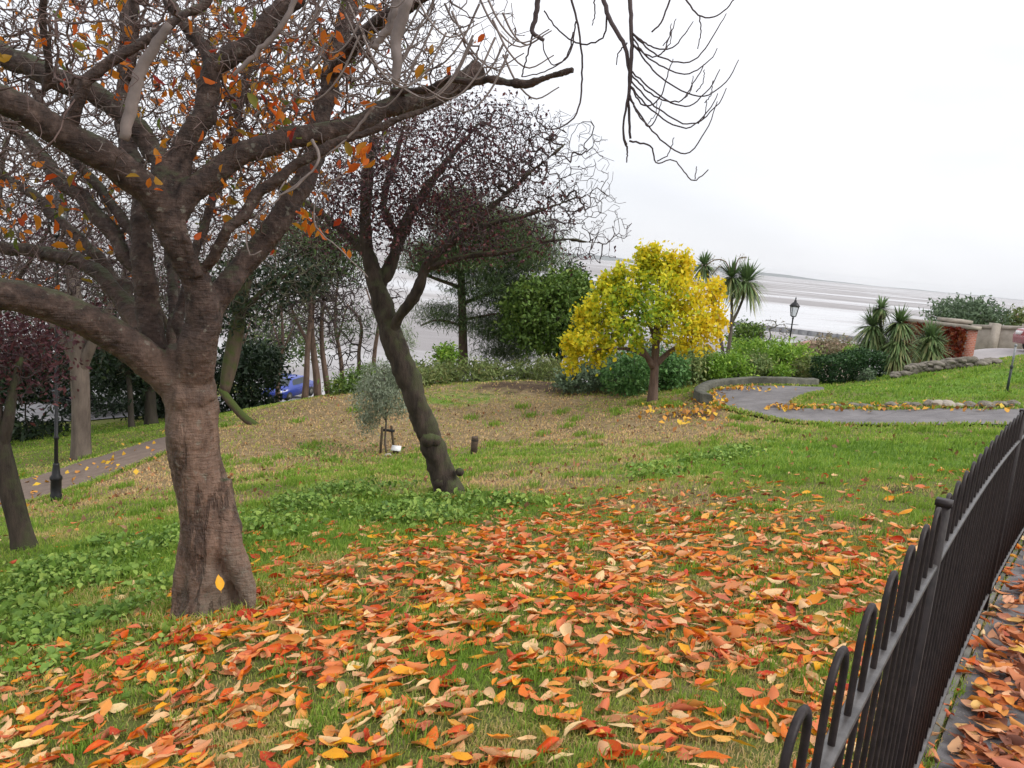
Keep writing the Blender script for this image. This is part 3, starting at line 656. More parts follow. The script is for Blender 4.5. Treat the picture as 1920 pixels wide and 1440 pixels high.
limb([(382, 505, 4.76, 22), (420, 448, 4.7, 26), (480, 378, 4.75, 26), (560, 312, 4.8, 24), (650, 262, 4.9, 20), (740, 230, 5.0, 16), (830, 190, 5.1, 10)], 10)
limb([(372, 520, 4.7, 24), (355, 470, 4.66, 22), (342, 415, 4.66, 16)], 8)
limb([(128, 250, 4.3, 26), (150, 180, 4.28, 26), (200, 115, 4.3, 24), (270, 78, 4.35, 22), (325, 40, 4.4, 22), (390, 2, 4.5, 20), (450, -60, 4.6, 16)], 10)
limb([(270, 545, 5.05, 36), (235, 470, 5.15, 36), (170, 388, 5.3, 34), (100, 325, 5.45, 30), (60, 270, 5.6, 26), (0, 220, 5.7, 20)], 10)
limb([(262, 470, 5.1, 26), (230, 400, 5.3, 24), (165, 330, 5.5, 22), (110, 250, 5.7, 18), (60, 150, 5.9, 14)], 8)
limb([(268, 640, 5.1, 44), (235, 575, 5.3, 40), (180, 515, 5.45, 34), (110, 478, 5.6, 30), (20, 465, 5.7, 28), (-100, 470, 5.8, 22)], 10)
limb([(285, 660, 5.2, 40), (260, 590, 5.5, 34), (215, 520, 5.8, 28), (130, 430, 6.1, 24), (40, 350, 6.4, 20), (-60, 300, 6.6, 16)], 10)
limb([(310, 700, 5.1, 34), (322, 620, 5.4, 26), (326, 540, 5.7, 22), (312, 460, 6.0, 19), (300, 380, 6.2, 16)], 10)
limb([(345, 660, 5.0, 30), (338, 600, 5.2, 26), (345, 550, 5.3, 24), (362, 480, 5.5, 22), (400, 380, 5.8, 20), (440, 250, 6.1, 18), (470, 120, 6.4, 15)], 10)
limb([(0, 140, 5.3, 20), (-40, 135, 5.2, 20)], 8, ok=False)
limb([(735, 172, 5.3, 16), (850, 156, 5.1, 18), (930, 150, 4.95, 18), (1000, 160, 4.85, 18), (1040, 142, 4.8, 17), (1076, 131, 4.75, 14)], 8)
limb([(85, 170, 4.9, 18), (92, 90, 4.8, 18), (84, -20, 4.7, 16)], 8)
limb([(240, 150, 5.6, 24), (250, 60, 5.6, 20), (248, -40, 5.6, 16)], 8)
# boughs that pass above the frame and come down at the right
limb([(622, 150, 5.85, 34), (680, 60, 5.5, 32), (800, -10, 5.2, 28), (960, -55, 4.9, 24), (1100, -60, 4.6, 20), (1175, -40, 4.5, 14)], 10)
trunk_o = tb.build('trunk', M['cherry_bark'], cherry, smooth=True)
rm = trunk_o.modifiers.new('union', 'REMESH'); rm.mode = 'VOXEL'; rm.voxel_size = .009; rm.use_smooth_shade = True
sm = trunk_o.modifiers.new('smooth', 'SMOOTH'); sm.iterations = 4; sm.factor = .5
tx = bpy.data.textures.new('bark lumps', 'CLOUDS'); tx.noise_scale = .11; tx.noise_depth = 3
dm = trunk_o.modifiers.new('lumps', 'DISPLACE'); dm.texture = tx; dm.strength = .022; dm.mid_level = .56; dm.texture_coords = 'LOCAL'
tx2 = bpy.data.textures.new('bark grain', 'CLOUDS'); tx2.noise_scale = .03; tx2.noise_depth = 4
dm2 = trunk_o.modifiers.new('grain', 'DISPLACE'); dm2.texture = tx2; dm2.strength = .014; dm2.mid_level = .56; dm2.texture_coords = 'LOCAL'
# crown twigs
tg = blob_pts([(120, 120, 330, 260, 4.9, 1.5), (420, 160, 260, 260, 5.3, 1.3), (640, 60, 260, 200, 5.4, 1.0), (60, 420, 240, 220, 5.5, 1.3), (480, 330, 170, 180, 5.6, .9), (330, -50, 420, 160, 5.0, 1.4), (790, 70, 200, 110, 5.3, .7), (250, 200, 420, 300, 6.6, 1.2, 300000), (560, 120, 300, 240, 6.6, 1.0, 140000)], 18000)
sk.grow(tg, .17, .08, .5, sag=-.05, maxl=1.3)
sk.finish(.0022, 2.6, .013)
n_main = len(sk.chains)
tw = MB(); pw = MB()
for c in sk.chains:
    if sk.fix[c[-1]]: continue
    r_ = sk.rr[c].copy(); r_[0] = min(r_[0], r_[1] * 1.15)
    (pw if random.random() < .22 else tw).tube(sk.P[c], r_, 3 if r_.max() < .005 else 5, cap=False)
tag(tw.build('crown_twig', M['twig'], cherry), kind='stuff')
# pale bare spurs, some hanging
for pl in [[(318, 45, 4.2, 14), (285, 95, 4.2, 20), (262, 135, 4.2, 22), (248, 190, 4.2, 23), (240, 225, 4.2, 22), (232, 262, 4.2, 19)], [(772, -20, 4.6, 16), (752, 40, 4.6, 22), (742, 80, 4.6, 20), (745, 120, 4.6, 18), (740, 158, 4.6, 14)],
           [(700, 90, 4.7, 12), (735, 40, 4.7, 16), (748, -20, 4.7, 18)], [(560, -10, 4.4, 10), (520, 60, 4.4, 10), (470, 110, 4.4, 9), (438, 142, 4.4, 7)]]:
    q, r_ = pxline(pl, 18, jit=.003); pw.tube(q, r_, 8)
for pl in [[(585, 262, 4.7, 9), (598, 300, 4.68, 7), (560, 345, 4.66, 5), (520, 368, 4.66, 4), (535, 340, 4.66, 4)], [(575, 330, 4.7, 6), (500, 390, 4.66, 4), (462, 430, 4.66, 4), (470, 478, 4.66, 4), (490, 470, 4.66, 3)],
           [(700, 200, 4.9, 8), (660, 250, 4.9, 6), (610, 290, 4.85, 5), (560, 300, 4.85, 4)], [(640, 330, 4.9, 5), (600, 360, 4.9, 4), (590, 420, 4.9, 4), (640, 470, 4.9, 3), (690, 520, 4.9, 3)]]:
    q, r_ = pxline(pl, 20, jit=.003); pw.tube(q, r_ * .8, 5)
for _ in range(46):
    x0, y0, Y0 = random.uniform(560, 960), random.uniform(-40, 130), random.uniform(4.5, 5.3)
    L = random.uniform(60, 170); k = random.choice((-1, 1)); pl = [(x0, y0, Y0, 6), (x0 + k * L * .25, y0 + L * .5, Y0, 5), (x0 + k * L * .55, y0 + L * .75, Y0, 4), (x0 + k * L * .95, y0 + L * .55, Y0, 3)]
    q, r_ = pxline(pl, 14); pw.tube(q, r_ * .7, 4, cap=False)
tag(pw.build('pale_twig', M['pale_twig'], cherry), kind='stuff')
# hanging spray at the right
hs = MB()
def hang(pl, s_=5): q, r_ = pxline(pl, max(12, len(pl) * 5), jit=.002); hs.tube(q, np.maximum(r_ * .78, .0019), s_)
hang([(1120, -50, 4.6, 12), (1140, 30, 4.55, 11), (1172, 90, 4.5, 10), (1180, 140, 4.5, 9), (1178, 200, 4.5, 7), (1182, 260, 4.5, 6)])
hang([(1178, -50, 4.5, 12), (1183, 40, 4.48, 10), (1184, 120, 4.48, 9), (1176, 190, 4.48, 6), (1168, 240, 4.48, 5), (1174, 272, 4.48, 7)])
hang([(1174, 268, 4.48, 6), (1176, 285, 4.48, 4), (1175, 305, 4.48, 3)])
hang([(1180, 264, 4.48, 5), (1222, 276, 4.45, 4), (1230, 305, 4.45, 3.4), (1262, 300, 4.45, 3), (1300, 338, 4.45, 3), (1328, 318, 4.45, 2.6)]); hang([(1232, 302, 4.45, 3), (1252, 290, 4.45, 2.6), (1264, 258, 4.45, 2.2)]); hang([(1303, 336, 4.45, 2.6), (1306, 312, 4.45, 2.2)])
def arc(x0, y0, x1, y1, dep, Y0=4.48, w_=4.2):
    hang([(x0, y0, Y0, w_), (x0 + (x1 - x0) * .3, max(y0, y1) * .45 + y0 * .55 + dep * .65, Y0 - .05, w_ * .9), (x0 + (x1 - x0) * .65, (y0 + y1) / 2 + dep, Y0 - .1, w_ * .8), (x1 - (x1 - x0) * .1, y1 + dep * .45, Y0 - .12, w_ * .65), (x1, y1, Y0 - .13, w_ * .5)])
    if random.random() < .8:
        f_ = random.uniform(.5, .85); xa, ya = x0 + (x1 - x0) * f_, (y0 + y1) / 2 + dep * .9
        hang([(xa, ya, Y0 - .1, 2.6), (xa + 12, ya - 16, Y0 - .1, 2.2), (xa + 16, ya - 42, Y0 - .1, 2)], 4)
for q in [(1184, 62, 1362, 25, 70), (1182, 78, 1345, 90, 55), (1184, 80, 1385, 112, 85), (1180, 130, 1350, 130, 70), (1182, 150, 1362, 165, 75), (1180, 160, 1346, 175, 72), (1180, 185, 1345, 190, 100), (1184, 140, 1320, 120, 60),
          (1184, 60, 1300, 40, 40), (1186, 70, 1268, 35, 50), (1184, 165, 1262, 110, 50), (1180, 175, 1240, 190, 55)]: arc(*q)
for q in [[(1240, -40, 4.4, 5), (1285, 0, 4.4, 4.5), (1312, 30, 4.4, 4), (1345, 30, 4.4, 3.4), (1378, -2, 4.4, 3)], [(1312, 30, 4.4, 3.4), (1314, 60, 4.4, 3), (1308, 92, 4.4, 2.4)], [(1270, -40, 4.45, 5), (1240, 40, 4.45, 4), (1222, 60, 4.45, 4)],
          [(1060, -40, 4.7, 6), (1086, 60, 4.7, 5), (1092, 150, 4.7, 4.5), (1080, 215, 4.7, 4), (1040, 242, 4.7, 3.6), (1008, 228, 4.7, 3.2), (1010, 195, 4.7, 2.6)], [(1140, 20, 4.55, 5), (1130, 70, 4.6, 4), (1090, 82, 4.65, 4), (1050, 60, 4.7, 3.6), (1020, 20, 4.7, 3.6)],
          [(1010, -30, 4.8, 14), (1005, 30, 4.8, 12), (998, 60, 4.8, 11), (1020, 76, 4.8, 9)], [(1000, 60, 4.8, 5), (990, 100, 4.8, 4), (978, 144, 4.8, 3.4)], [(1075, 60, 4.7, 4), (1060, 110, 4.7, 3.4), (1010, 138, 4.7, 3), (978, 144, 4.7, 2.6)],
          [(1080, 40, 4.7, 4), (1068, 100, 4.7, 3.4), (1040, 122, 4.7, 3), (1022, 100, 4.7, 3), (1018, 78, 4.7, 3)], [(1176, 80, 4.5, 4), (1160, 100, 4.5, 3), (1156, 122, 4.5, 2.4)], [(1110, -20, 4.6, 4), (1116, 20, 4.6, 3.2), (1110, 48, 4.6, 2.4)]]: hang(q)
hs.build('hanging_branch', M['plum_twig'], cherry)
# last leaves
li = sk.tips[RNG.permutation(len(sk.tips))]
lp = sk.P[li]; scr = lp - CAM; sxp = CX + F * (scr @ RT) / (scr @ FW); syp = CY - F * (scr @ UP) / (scr @ FW)
wgt = np.exp(-((sxp - 520) / 170.) ** 2 - ((syp - 200) / 200.) ** 2) + .9 * np.exp(-((sxp - 60) / 190.) ** 2 - ((syp - 430) / 130.) ** 2) + .45 * np.exp(-((sxp - 100) / 200.) ** 2 - ((syp - 60) / 120.) ** 2) + .05
keep = lp[RNG.random(len(lp)) < wgt * .26]
lc = clumps(keep, 2, (.05, .05, .05)); lv = MB(); leaf_cloud(lv, lc, .075, .5, droop=1.0, rnd=np.clip(RNG.normal(.42, .26, len(lc)), 0, 1), fine=True)
xl = blob_pts([(40, 560, 60, 30, 4.6, .3), (585, 420, 40, 30, 4.9, .3), (690, 300, 50, 30, 4.9, .2), (640, 480, 20, 12, 4.9, .1)], 40); leaf_cloud(lv, xl, .085, .5, droop=1.0, rnd=np.clip(RNG.normal(.45, .2, len(xl)), 0, 1), fine=True)
tag(lv.build('foliage', M['autumn_leaf'], cherry), kind='stuff')

# ------------------------------------------------------------------ generic tree builder
def tree(name, base, label, trunk_lines, tw_blobs=None, n_tw=0, twm=None, barkm=None, leaf=None, group=None, step=.3, rtip=.006, sides=10, expo=2.4, rmax=.08, leaf_nodes=None, sag=0, curve=.45, cat='tree', crown='crown', maxl=None):
    """leaf: (blobs, n clumps, per clump, spread, size, asp, mat, up, droop, shell)"""
    root = empty(name, base, label, cat, group)
    s = Skel(); t_ = MB()
    for tl in trunk_lines:
        q, r_ = pxline(tl, n=max(6, len(tl) * (9 if sides >= 14 else 3))); s.line(q, r_, None, True); t_.tube(q, r_, sides)
    s.ok[:3] = [False] * 3
    C = None
    if leaf: C = blob_pts(leaf[0], leaf[1], leaf[9])
    T = blob_pts(tw_blobs, n_tw) if tw_blobs else (C[:n_tw] if n_tw else None)
    if T is not None and len(T): s.grow(T, step, .05, curve, sag=sag, maxl=maxl)
    s.finish(rtip, expo, rmax)
    to_ = t_.build('trunk', barkm, root, smooth=True)
    if sides >= 14:
        for ns_, st_ in ((.16, .07), (.05, .03)):
            tx_ = bpy.data.textures.new('bark lumps', 'CLOUDS'); tx_.noise_scale = ns_; tx_.noise_depth = 3; d_ = to_.modifiers.new('lumps', 'DISPLACE'); d_.texture = tx_; d_.strength = st_; d_.mid_level = .55; d_.texture_coords = 'LOCAL'
    b_ = MB(); s.tubes(b_, 'free')
    if b_.n: tag(b_.build('twigs', twm or barkm, root), kind='stuff')
    lv = MB()
    if leaf:
        _, _, per, spr, size, asp, mt, up, droop, _sh = leaf
        tone = np.repeat(RNG.random(len(C)), per); cc = clumps(C, per, spr)
        leaf_cloud(lv, cc, size, asp, np.clip(.55 * tone + .45 * RNG.random(len(cc)), 0, 1), up, droop)
        lv.build(crown, mt, root)
    return root, s

# ------------------------------------------------------------------ leaning plum
pb = basept(842, 932, 9.5)
plum, ps = tree('plum_tree', pb, 'leaning dark plum tree with thin purple leaves, its mossy trunk bent to the left', [
    [(846, 955, 9.5, 84), (843, 928, 9.5, 64), (827, 880, 9.5, 49), (806, 820, 9.5, 48), (787, 770, 9.5, 44), (762, 700, 9.5, 45), (738, 640, 9.5, 43), (718, 570, 9.5, 40), (702, 520, 9.5, 34), (688, 460, 9.5, 27), (685, 400, 9.5, 23), (690, 320, 9.5, 20), (700, 260, 9.6, 14)],
    [(728, 630, 9.5, 30), (747, 597, 9.4, 22), (780, 550, 9.2, 24), (800, 500, 9.1, 20), (850, 450, 9.0, 16), (920, 420, 9.0, 12), (1000, 400, 9.0, 8), (1080, 370, 9, 5)],
    [(708, 545, 9.5, 28), (735, 490, 9.6, 24), (750, 440, 9.7, 24), (790, 370, 9.8, 18), (840, 300, 9.9, 12), (900, 230, 10, 7)],
    [(836, 880, 9.48, 22), (847, 910, 9.43, 28), (858, 932, 9.38, 22), (866, 950, 9.33, 10)], [(826, 885, 9.48, 22), (827, 915, 9.43, 28), (824, 942, 9.38, 14)],
    [(690, 470, 9.5, 22), (640, 430, 9.6, 16), (600, 400, 9.7, 12), (560, 370, 9.8, 8)],
    [(800, 500, 9.1, 16), (880, 480, 9.0, 12), (960, 470, 8.9, 9), (1040, 450, 8.8, 7), (1120, 455, 8.8, 4)],
    [(745, 450, 9.7, 18), (720, 380, 9.9, 14), (740, 300, 10, 10), (760, 230, 10.1, 6)],
    [(850, 455, 9.0, 12), (930, 380, 8.9, 9), (1000, 320, 8.8, 7), (1060, 270, 8.8, 4)]],
    [(720, 330, 110, 130, 9.7, 1.2), (830, 300, 150, 125, 9.5, 1.2), (930, 270, 130, 90, 9.3, 1.1), (950, 390, 140, 100, 9.2, 1.1), (1050, 320, 100, 110, 9.0, .9, 5200), (1090, 420, 95, 80, 9.0, .8, 3600), (640, 400, 80, 80, 9.7, .8), (830, 430, 120, 70, 9.4, 1)],
    8200, M['plum_twig'], M['plum_bark'], None, None, .2, .0026, 24, 2.6, .018, maxl=2.2)
# burrs low on the stem
bm_ = MB()
for (px_, py_, w_) in [(804, 824, 34), (815, 826, 26), (862, 885, 18), (826, 905, 26), (850, 925, 30), (838, 930, 34)]:
    bm_ = MB(); c = P(px_, py_, 9.4); rr_ = w_ * 9.35 / F / 2
    bm_.lathe([(0, -rr_), (rr_ * .7, -rr_ * .7), (rr_, 0), (rr_ * .75, rr_ * .65), (0, rr_)], c, 10); bm_.build('burr', M['plum_bark'], plum, smooth=True)
tp = ps.P[ps.tips]; scr = tp - CAM; sxp = CX + F * (scr @ RT) / (scr @ FW)
kp = tp[RNG.random(len(tp)) < np.clip(1.1 - (sxp - 700) / 360., .05, 1)]
lv = MB(); cc = clumps(kp, 6, (.09, .09, .09)); leaf_cloud(lv, cc, .042, .55, droop=.4); tag(lv.build('foliage', M['plum_leaf'], plum), kind='stuff')

# plum at the left edge
tree('plum_tree', basept(28, 1030, 7.6), 'small plum tree with dull purple crown at the left edge of the lawn', [
    [(50, 1045, 7.6, 60), (40, 1000, 7.6, 44), (22, 930, 7.6, 42), (5, 860, 7.6, 40), (-8, 800, 7.6, 36), (-20, 720, 7.6, 28)],
    [(0, 850, 7.6, 26), (15, 790, 7.6, 22), (25, 730, 7.7, 16), (40, 670, 7.8, 10)], [(-8, 810, 7.6, 24), (-50, 750, 7.5, 18), (-90, 680, 7.4, 12)]],
    [(10, 660, 100, 70, 7.8, .9), (-90, 640, 100, 80, 7.6, .9), (60, 720, 50, 60, 8, .6)], 500, M['plum_twig'], M['plum_bark'],
    ([(10, 650, 100, 60, 7.9, .9), (-90, 640, 100, 70, 7.6, .9), (60, 690, 50, 60, 8, .6)], 420, 5, (.1, .1, .1), .06, .5, M['plum_leaf'], .2, .4, 0), None, .2, .003, 10, 2.5, .02)

# ------------------------------------------------------------------ yellow tree
yb = basept(1222, 757, 20)
ybl = [(1225, 540, 80, 50, 20, 1.2), (1150, 578, 55, 44, 20, .9), (1300, 572, 55, 60, 20, .9), (1225, 600, 110, 42, 19.6, 1.2), (1112, 640, 46, 34, 19.6, .6), (1082, 650, 16, 28, 19.6, .3), (1332, 612, 26, 36, 20, .6), (1210, 508, 34, 22, 20, .5), (1262, 514, 36, 24, 20, .5),
       (1150, 545, 32, 28, 20.3, .6), (1170, 646, 50, 18, 19.8, .6), (1298, 638, 50, 18, 19.8, .6), (1103, 600, 12, 24, 19.8, .3), (1090, 588, 7, 12, 19.8, .15, 500), (1206, 486, 5, 15, 20, .08, 900), (1228, 482, 6, 15, 20, .08, 900), (1256, 488, 5, 18, 20, .08, 900), (1284, 502, 6, 20, 20, .08, 900), (1133, 532, 5, 14, 20, .08, 600),
       (1160, 516, 6, 14, 20, .08, 600), (1345, 548, 6, 18, 20, .08, 600), (1356, 600, 6, 12, 20, .08, 500), (1066, 648, 6, 14, 19.6, .08, 600), (1072, 682, 12, 6, 19.6, .1, 500), (1110, 676, 14, 6, 19.6, .1, 400)]
tree('yellow_tree', yb, 'small round-headed tree in bright yellow autumn leaf beside the path hairpin', [
    [(1222, 768, 20, 30), (1223, 752, 20, 22), (1226, 715, 20, 17), (1228, 680, 20, 15), (1230, 640, 20, 14), (1232, 590, 20, 9), (1230, 520, 20, 5)],
    [(1226, 690, 20, 14), (1205, 655, 19.8, 9), (1185, 625, 19.6, 6), (1160, 580, 19.5, 4)], [(1228, 685, 20, 13), (1262, 655, 20.1, 9), (1300, 640, 20.2, 6), (1330, 600, 20.2, 4)],
    [(1230, 650, 20, 10), (1250, 600, 20.3, 7), (1275, 550, 20.5, 5)], [(1229, 640, 20, 9), (1212, 590, 20.2, 6), (1190, 540, 20.2, 4)], [(1222, 675, 20, 8), (1180, 655, 19.6, 6), (1120, 655, 19.4, 4)]],
    None, 260, M['dark_bark'], M['pine_bark'], (ybl, 440, 32, (.095, .095, .12), .11, .7, M['yellow_leaf'], .3, .3, .1), None, .3, .006, 12, 2.4, .03)
# greener in the middle, more golden outside: colour by place in the crown
yc = [o for o in bpy.data.objects if o.name.startswith('crown') and o.parent and o.parent.name == 'yellow_tree'][0]
co = np.empty(len(yc.data.vertices) * 3, np.float32); yc.data.vertices.foreach_get('co', co); co = co.reshape(-1, 4, 3).mean(1)
cmid = np.array(P(1205, 590, 20) - yb); dd = (co - cmid); gk = np.clip(np.hypot(dd[:, 0] * .95 + .1, dd[:, 2] * .8) / 1.35, 0, 1)
rv = np.clip(.10 + .46 * gk + .12 * np.clip(dd[:, 0], 0, 2) + RNG.normal(0, .17, len(co)), 0, 1)
yc.data.attributes['rnd'].data.foreach_set('value', rv.astype(np.float32))

# ------------------------------------------------------------------ pine and evergreen trees behind the crest
tree('pine_tree', basept(868, 690, 31), 'dark spreading pine with straight brown trunk behind the hill crest', [
    [(868, 700, 31, 22), (868, 640, 31, 17), (866, 560, 31, 15), (864, 480, 31, 12), (866, 420, 31, 8)], [(866, 570, 31, 8), (930, 545, 31, 6), (990, 520, 31, 4)], [(866, 540, 31, 8), (810, 520, 31, 6), (760, 500, 31, 4)], [(865, 480, 31, 8), (920, 440, 31, 5), (980, 430, 31, 4)],
    [(866, 600, 31, 6), (920, 590, 30.6, 4), (960, 585, 30.5, 3)], [(866, 610, 31, 6), (820, 600, 30.6, 4), (790, 610, 30.6, 3)]],
    None, 350, M['dark_bark'], M['pine_bark'],
    ([(900, 420, 90, 34, 31, 2.2), (965, 440, 75, 36, 31, 2.2), (990, 480, 60, 34, 31, 2), (900, 490, 110, 38, 31, 2.2), (820, 480, 60, 40, 31, 2), (940, 545, 90, 36, 31, 2), (1000, 570, 60, 50, 32, 2), (850, 380, 60, 30, 31.5, 1.6), (930, 610, 70, 28, 31, 1.6), (830, 590, 40, 22, 31, 1.4), (960, 650, 60, 30, 32, 1.6)],
     1900, 42, (.42, .42, .10), .26, .085, M['pine_leaf'], .7, -.2, 0), None, .6, .012, 10)
tree('oak_tree', basept(1040, 700, 29), 'round bushy evergreen oak to the left of the yellow tree', [
    [(1050, 712, 29, 14), (1047, 680, 29, 11), (1040, 640, 29, 9), (1030, 590, 29, 6)], [(1047, 680, 29, 8), (1070, 640, 29, 6), (1085, 600, 29, 4)], [(1050, 700, 29, 8), (1020, 650, 29, 6), (990, 610, 29, 4)]],
    None, 260, M['dark_bark'], M['dark_bark'],
    ([(1030, 575, 84, 58, 29, 1.6), (1080, 560, 34, 50, 29.4, 1.0), (1060, 550, 45, 40, 29, 1.2), (985, 600, 45, 40, 29, 1.1), (1075, 610, 35, 50, 29, 1), (1030, 630, 60, 30, 29, 1.2), (1000, 560, 40, 30, 29, 1)], 900, 16, (.19, .19, .17), .18, .5, M['oak_leaf'], .4, .3, .2), None, .4, .01, 8)
tree('cypress_tree', basept(1072, 700, 40), 'dark conifer top showing above the evergreen oak', [[(1072, 705, 40, 12), (1070, 620, 40, 10), (1070, 520, 40, 6)]],
    None, 100, M['dark_bark'], M['dark_bark'], ([(1070, 515, 26, 26, 40, .8), (1066, 560, 44, 40, 40, 1.2), (1066, 620, 50, 50, 40, 1.3), (1040, 540, 24, 20, 40, .6)], 320, 14, (.2, .2, .2), .2, .4, M['dark_leaf'], .3, 0, 0), None, .5, .01, 8)
tree('broadleaf_tree', basept(1290, 700, 26), 'slim bare-stemmed sapling behind the yellow tree', [[(1166, 700, 26, 5), (1168, 640, 26, 4), (1165, 600, 26, 3)]], None, 0, None, M['grey_bark'], None)

# background stand at the left of centre
for (lines, lab, bx) in [
    ([[(570, 758, 27, 15), (574, 720, 27, 12), (577, 650, 27, 10), (582, 590, 27, 8), (578, 500, 27, 6), (560, 400, 27, 4)]], 'leftmost straight trunk in the bare stand on the hill edge', 570),
    ([[(596, 752, 27.5, 17), (594, 710, 27.5, 14), (588, 660, 27.5, 12), (584, 600, 27.5, 10), (596, 500, 27.5, 7), (610, 420, 27.5, 4)], [(588, 660, 27.5, 8), (560, 610, 27.5, 6), (540, 560, 27.5, 4)]], 'forked reddish trunk in the bare stand on the hill edge', 596),
    ([[(616, 740, 28, 13), (610, 700, 28, 11), (603, 640, 28, 9), (606, 560, 28, 7), (620, 460, 28, 4)]], 'slim grey trunk in the bare stand, nearest the olive sapling', 616),
    ([[(674, 700, 33, 8), (673, 660, 33, 7), (678, 620, 33, 6), (672, 595, 33, 5), (650, 570, 33, 3)]], 'thin crooked tree against the pale water beside the leaning plum', 674)]:
    p0 = lines[0][0]; xm, ym = lines[0][-1][0], lines[0][-1][1]; Y0 = p0[2]
    small = bx == 674
    tree('bare_tree', basept(p0[0], p0[1], Y0), lab, lines, [(xm - 10, ym + 70, 70 if small else 95, 70 if small else 130, Y0, 1.6)], 300 if small else 1100, M['plum_twig'], M['pine_bark'],
         ([(xm + 5, ym + 40, 60, 40, Y0, 1.5)], 60 if small else 150, 10, (.3, .3, .12), .22, .2, M['pine_leaf'], .5, 0, 0), 'slender trees on the hill edge', .5, .008, 8, 2.3, .05)
for (x, y, Y0, lean, lab) in [(455, 745, 36, -8, 'slim bare tree in front of the car park, just right of the cherry trunk'), (520, 748, 38, 10, 'slim bare tree beside the blue car'), (642, 715, 36, -14, 'slim bare tree standing clear on the crest between the stand and the olive'), (700, 700, 40, 12, 'faint slim bare tree seen through the leaning plum')]:
    tree('bare_tree', basept(x, y, Y0), lab, [[(x, y + 8, Y0, 10), (x + lean * .2, y - 40, Y0, 8), (x + lean, y - 110, Y0, 6.5), (x + lean * .6, y - 190, Y0, 4)], [(x + lean * .6, y - 80, Y0, 5), (x + lean + 22, y - 140, Y0, 3)], [(x + lean * .7, y - 95, Y0, 4), (x + lean - 26, y - 160, Y0, 3)]],
         [(x + lean, y - 150, 55, 70, Y0, 1.8)], 420, M['plum_twig'], M['pine_bark'], None, 'slender trees on the hill edge', .4, .008, 8, 2.4, .04)
# leaning mossy tree behind the cherry trunk
tree('leaning_tree', basept(490, 806, 20), 'mossy tree leaning left out of the brown bank, half hidden by the cherry trunk', [
    [(500, 812, 20, 20), (485, 802, 20, 16), (455, 780, 20, 15), (425, 745, 20, 15), (415, 730, 20.1, 14)],
    [(420, 740, 20.1, 18), (430, 690, 20.2, 28), (442, 630, 20.3, 28), (452, 570, 20.4, 22), (470, 500, 20.5, 16), (480, 430, 20.6, 10)], [(450, 590, 20.3, 14), (500, 540, 20.2, 10), (560, 500, 20, 6)]],
    [(510, 490, 130, 120, 20.4, 1.8), (460, 560, 90, 70, 20.4, 1.4), (570, 540, 80, 70, 20.2, 1.4)], 1500, M['dark_bark'], M['moss_bark'],
    ([(490, 520, 110, 70, 20.6, 1.6), (450, 590, 60, 50, 20.6, 1.2), (550, 520, 60, 40, 20.6, 1)], 260, 9, (.2, .2, .12), .16, .35, M['dark_leaf'], .3, .2, 0), None, .4, .006, 10, 2.4, .04)
# twiggy trees whose stems stand behind the cherry trunk or out of frame
tree('bare_tree', basept(350, 800, 23), 'tall bare brown tree behind the cherry crown, its stem hidden by the cherry trunk', [
    [(352, 812, 23, 30), (350, 780, 23, 22), (340, 680, 23, 20), (330, 560, 23, 16), (325, 420, 23, 11), (330, 260, 23.2, 6)], [(338, 660, 23, 12), (280, 540, 22.8, 9), (220, 430, 22.6, 6), (170, 330, 22.4, 4)], [(330, 580, 23, 11), (400, 470, 23.2, 8), (470, 370, 23.4, 6), (520, 290, 23.5, 4)]],
    [(300, 400, 210, 200, 23, 2.5), (190, 360, 150, 170, 22.6, 2), (470, 350, 130, 160, 23.4, 2)], 4500, M['plum_twig'], M['plum_bark'], ([(300, 420, 210, 190, 23, 2.4), (480, 380, 110, 130, 23.4, 2)], 300, 5, (.2, .2, .2), .11, .5, M['plum_leaf'], .2, .3, 0), None, .35, .005, 10, 2.5, .035)
tree('bare_tree', basept(-70, 850, 17), 'bare twiggy tree at the far left, only its crown reaching into view', [
    [(-68, 870, 17, 44), (-66, 820, 17, 32), (-60, 700, 17, 28), (-40, 560, 17, 20), (-10, 420, 17, 14), (10, 260, 17, 7)], [(-58, 680, 17, 16), (10, 560, 16.8, 11), (80, 450, 16.6, 7), (120, 360, 16.5, 4)]],
    [(0, 400, 170, 180, 17, 2), (70, 480, 110, 120, 16.8, 1.6)], 2800, M['plum_twig'], M['plum_bark'], ([(20, 430, 150, 150, 17, 1.8)], 200, 5, (.15, .15, .15), .09, .5, M['plum_leaf'], .2, .3, 0), None, .3, .004, 10, 2.5, .03)
# trunks in the dip
tree('plane_tree', basept(150, 863, 19.5), 'stout pale grey trunk standing on the lawn beyond the valley path', [
    [(152, 872, 19.5, 48), (152, 850, 19.5, 38), (152, 780, 19.5, 33), (150, 710, 19.5, 33), (146, 640, 19.5, 32), (140, 560, 19.5, 26), (130, 480, 19.6, 18)], [(148, 700, 19.5, 24), (175, 640, 19.4, 18), (210, 570, 19.4, 12), (240, 500, 19.3, 8)], [(146, 690, 19.5, 20), (120, 640, 19.5, 14), (80, 580, 19.6, 10)]],
    [(150, 520, 170, 110, 19.6, 2), (60, 500, 110, 110, 19.8, 1.8), (240, 510, 100, 110, 19.4, 1.6)], 1500, M['plum_twig'], M['grey_bark'],
    ([(40, 650, 90, 40, 20.5, 1.4), (120, 600, 120, 50, 20.5, 1.6)], 150, 7, (.25, .25, .2), .15, .5, M['plum_leaf'], .2, .4, 0), None, .4, .007, 12, 2.4, .05)
